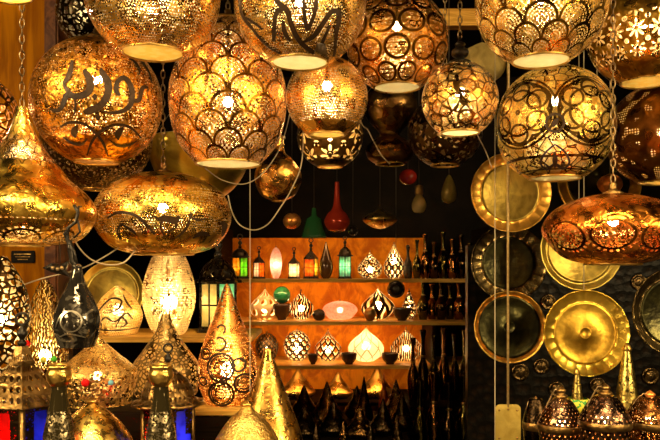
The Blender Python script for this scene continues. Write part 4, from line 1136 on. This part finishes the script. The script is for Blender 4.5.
cable('string', 'thin upright string left of the rope with the brass plate', [(495, -180), (495, 440), (495, 560)], 2.66, .0016, STRING, 'string')
cable('string', 'thin pale string hanging past the copper teardrop lamp', [(250, -180), (250, 120), (250, 470)], 2.55, .0014, STRING, 'string')
cable('cable', 'pale cable looping below the small amber globe', [(228, 195), (232, 212), (240, 225), (254, 230), (268, 224), (280, 208), (292, 188), (302, 160), (303, 110)], 2.62, .0022, WIRE)
cable('cable', 'thin cable curving left under the egg-shaped lamp', [(290, 112), (286, 130), (278, 152), (262, 174), (244, 184), (222, 180), (205, 168)], 2.60, .0018, WIRE)
cable('cable', 'pale cable sagging beneath the two saucer lamps', [(66, 221, 2.27), (78, 246), (92, 260), (110, 265), (126, 261), (140, 242, 2.37)], 2.32, .0026, WIRE)
cable('cable', 'thin cable crossing behind the black wire hook', [(20, 286), (44, 278), (80, 269), (104, 257), (124, 244)], 2.36, .0022, WIRE)
cable('cable', 'short cable running down beside the bronze pot pendant', [(350, -180), (353, 60), (360, 118), (368, 130), (374, 142), (382, 156), (390, 164)], 2.7, .0022, WIRE)
cable('cable', 'frayed cable crossing below the small flower globe', [(474, 128), (480, 140), (486, 152), (492, 168)], 2.6, .002, WIRE)
# cream cloth bundle between the upper right lamps
cb_ = thing('cloth_bundle', 'cream folded cloth bundle hanging behind the small flower globe', 'cloth', pt(482, 64, 2.95))
s = 2.95 / F
link('cloth', lathe(catmull(pxp([(0, -16), (14, -15), (21, -8), (22, 2), (17, 12), (8, 18), (2, 21)], 2.95), 5), 40, ridge=lambda a, z: 1 + .07 * math.sin(5 * a + 30 * z)), plain('cream_cloth', (.62, .44, .13), .8, col2=(.42, .28, .07), scale=14, bump=.4), cb_)
link('cord', tube([(0, 0, 20 * s), (0, 0, CEIL - cb_.location.z)], .002, 5), DWIRE, cb_)

# ------------------------------------------------------------------ added fill lights and night ambient
def area(name, loc, tgt, sx, sy, e, col):
    l = bpy.data.lights.new(name, 'AREA'); l.shape = 'RECTANGLE'; l.size = sx; l.size_y = sy; l.energy = e; l.color = col
    o = bpy.data.objects.new(name, l); C.objects.link(o); o.location = loc
    o.rotation_euler = (Vector(tgt) - Vector(loc)).to_track_quat('-Z', 'Y').to_euler(); return o
def lamp(name, loc, e, col, r=.12):
    l = bpy.data.lights.new(name, 'POINT'); l.energy = e; l.color = col; l.shadow_soft_size = r
    o = bpy.data.objects.new(name, l); C.objects.link(o); o.location = loc; return o
WARM = (1., .73, .34)
area('fill_left', (-3.4, -.6, 2.9), (-.3, 2.4, 1.7), 1.8, .6, 170, WARM)  # added warm fill from the left, for reflections on the brass sides
area('fill_right', (3.2, -.4, 2.7), (.4, 2.4, 1.7), 1.6, .6, 140, WARM)  # added fill from the right, counterpart of the left one
area('fill_high', (0., -.6, 4.6), (0., 2.4, 1.6), 2.4, .4, 200, WARM)  # added overhead fill, brightens the tops of the lamps
lamp('lane_bulb', (-1.7, .2, 1.5), 9, WARM, .08)  # added point fills around the camera, for highlights on the metal
lamp('lane_bulb', (1.9, .3, 1.3), 8, WARM, .08)
lamp('lane_bulb', (-.5, -.9, .9), 10, WARM, .08)
lamp('lane_bulb', (.9, -1.2, 2.3), 12, WARM, .08)
for kz in ('A', 'B', 'C'):                      # added fill along the shelf boards to brighten the orange back
    area('shelf_fill', (-.05, 4.76, sz[kz] - .03), (-.05, 5.26, sz[kz] - .17), 1.1, .02, 2.6, (1., .55, .2))
area('shelf_fill', (-.05, 4.76, 1.82), (-.05, 5.26, 1.5), 1.1, .02, 2.0, (1., .5, .16))  # added fill for the upper part of the back panel
w = bpy.data.worlds.new('night'); SC.world = w; w.use_nodes = True
bg = w.node_tree.nodes['Background']; bg.inputs[0].default_value = (1., .56, .2, 1); bg.inputs[1].default_value = .03

# ------------------------------------------------------------------ camera and view
cam = bpy.data.cameras.new('camera'); co = bpy.data.objects.new('camera', cam); C.objects.link(co)
cam.sensor_width = 36; cam.lens = F / 660 * 36; cam.shift_y = (HZ - 220) / 660; cam.clip_start = .05
co.location = (0, 0, CAMZ); co.rotation_euler = (PI / 2, 0, 0); SC.camera = co
SC.view_settings.view_transform = 'Standard'; SC.view_settings.look = 'None'; SC.view_settings.gamma = 1
SC.view_settings.use_curve_mapping = False; SC.view_settings.exposure = .3
cy = SC.cycles
cy.max_bounces = 10; cy.diffuse_bounces = 4; cy.glossy_bounces = 4; cy.transmission_bounces = 4; cy.transparent_max_bounces = 24
cy.sample_clamp_indirect = 6.; cy.caustics_reflective = False; cy.caustics_refractive = False; cy.blur_glossy = 1.0
for m_ in bpy.data.materials:
    if m_.name.startswith('bulb'): m_.cycles.emission_sampling = 'FRONT'
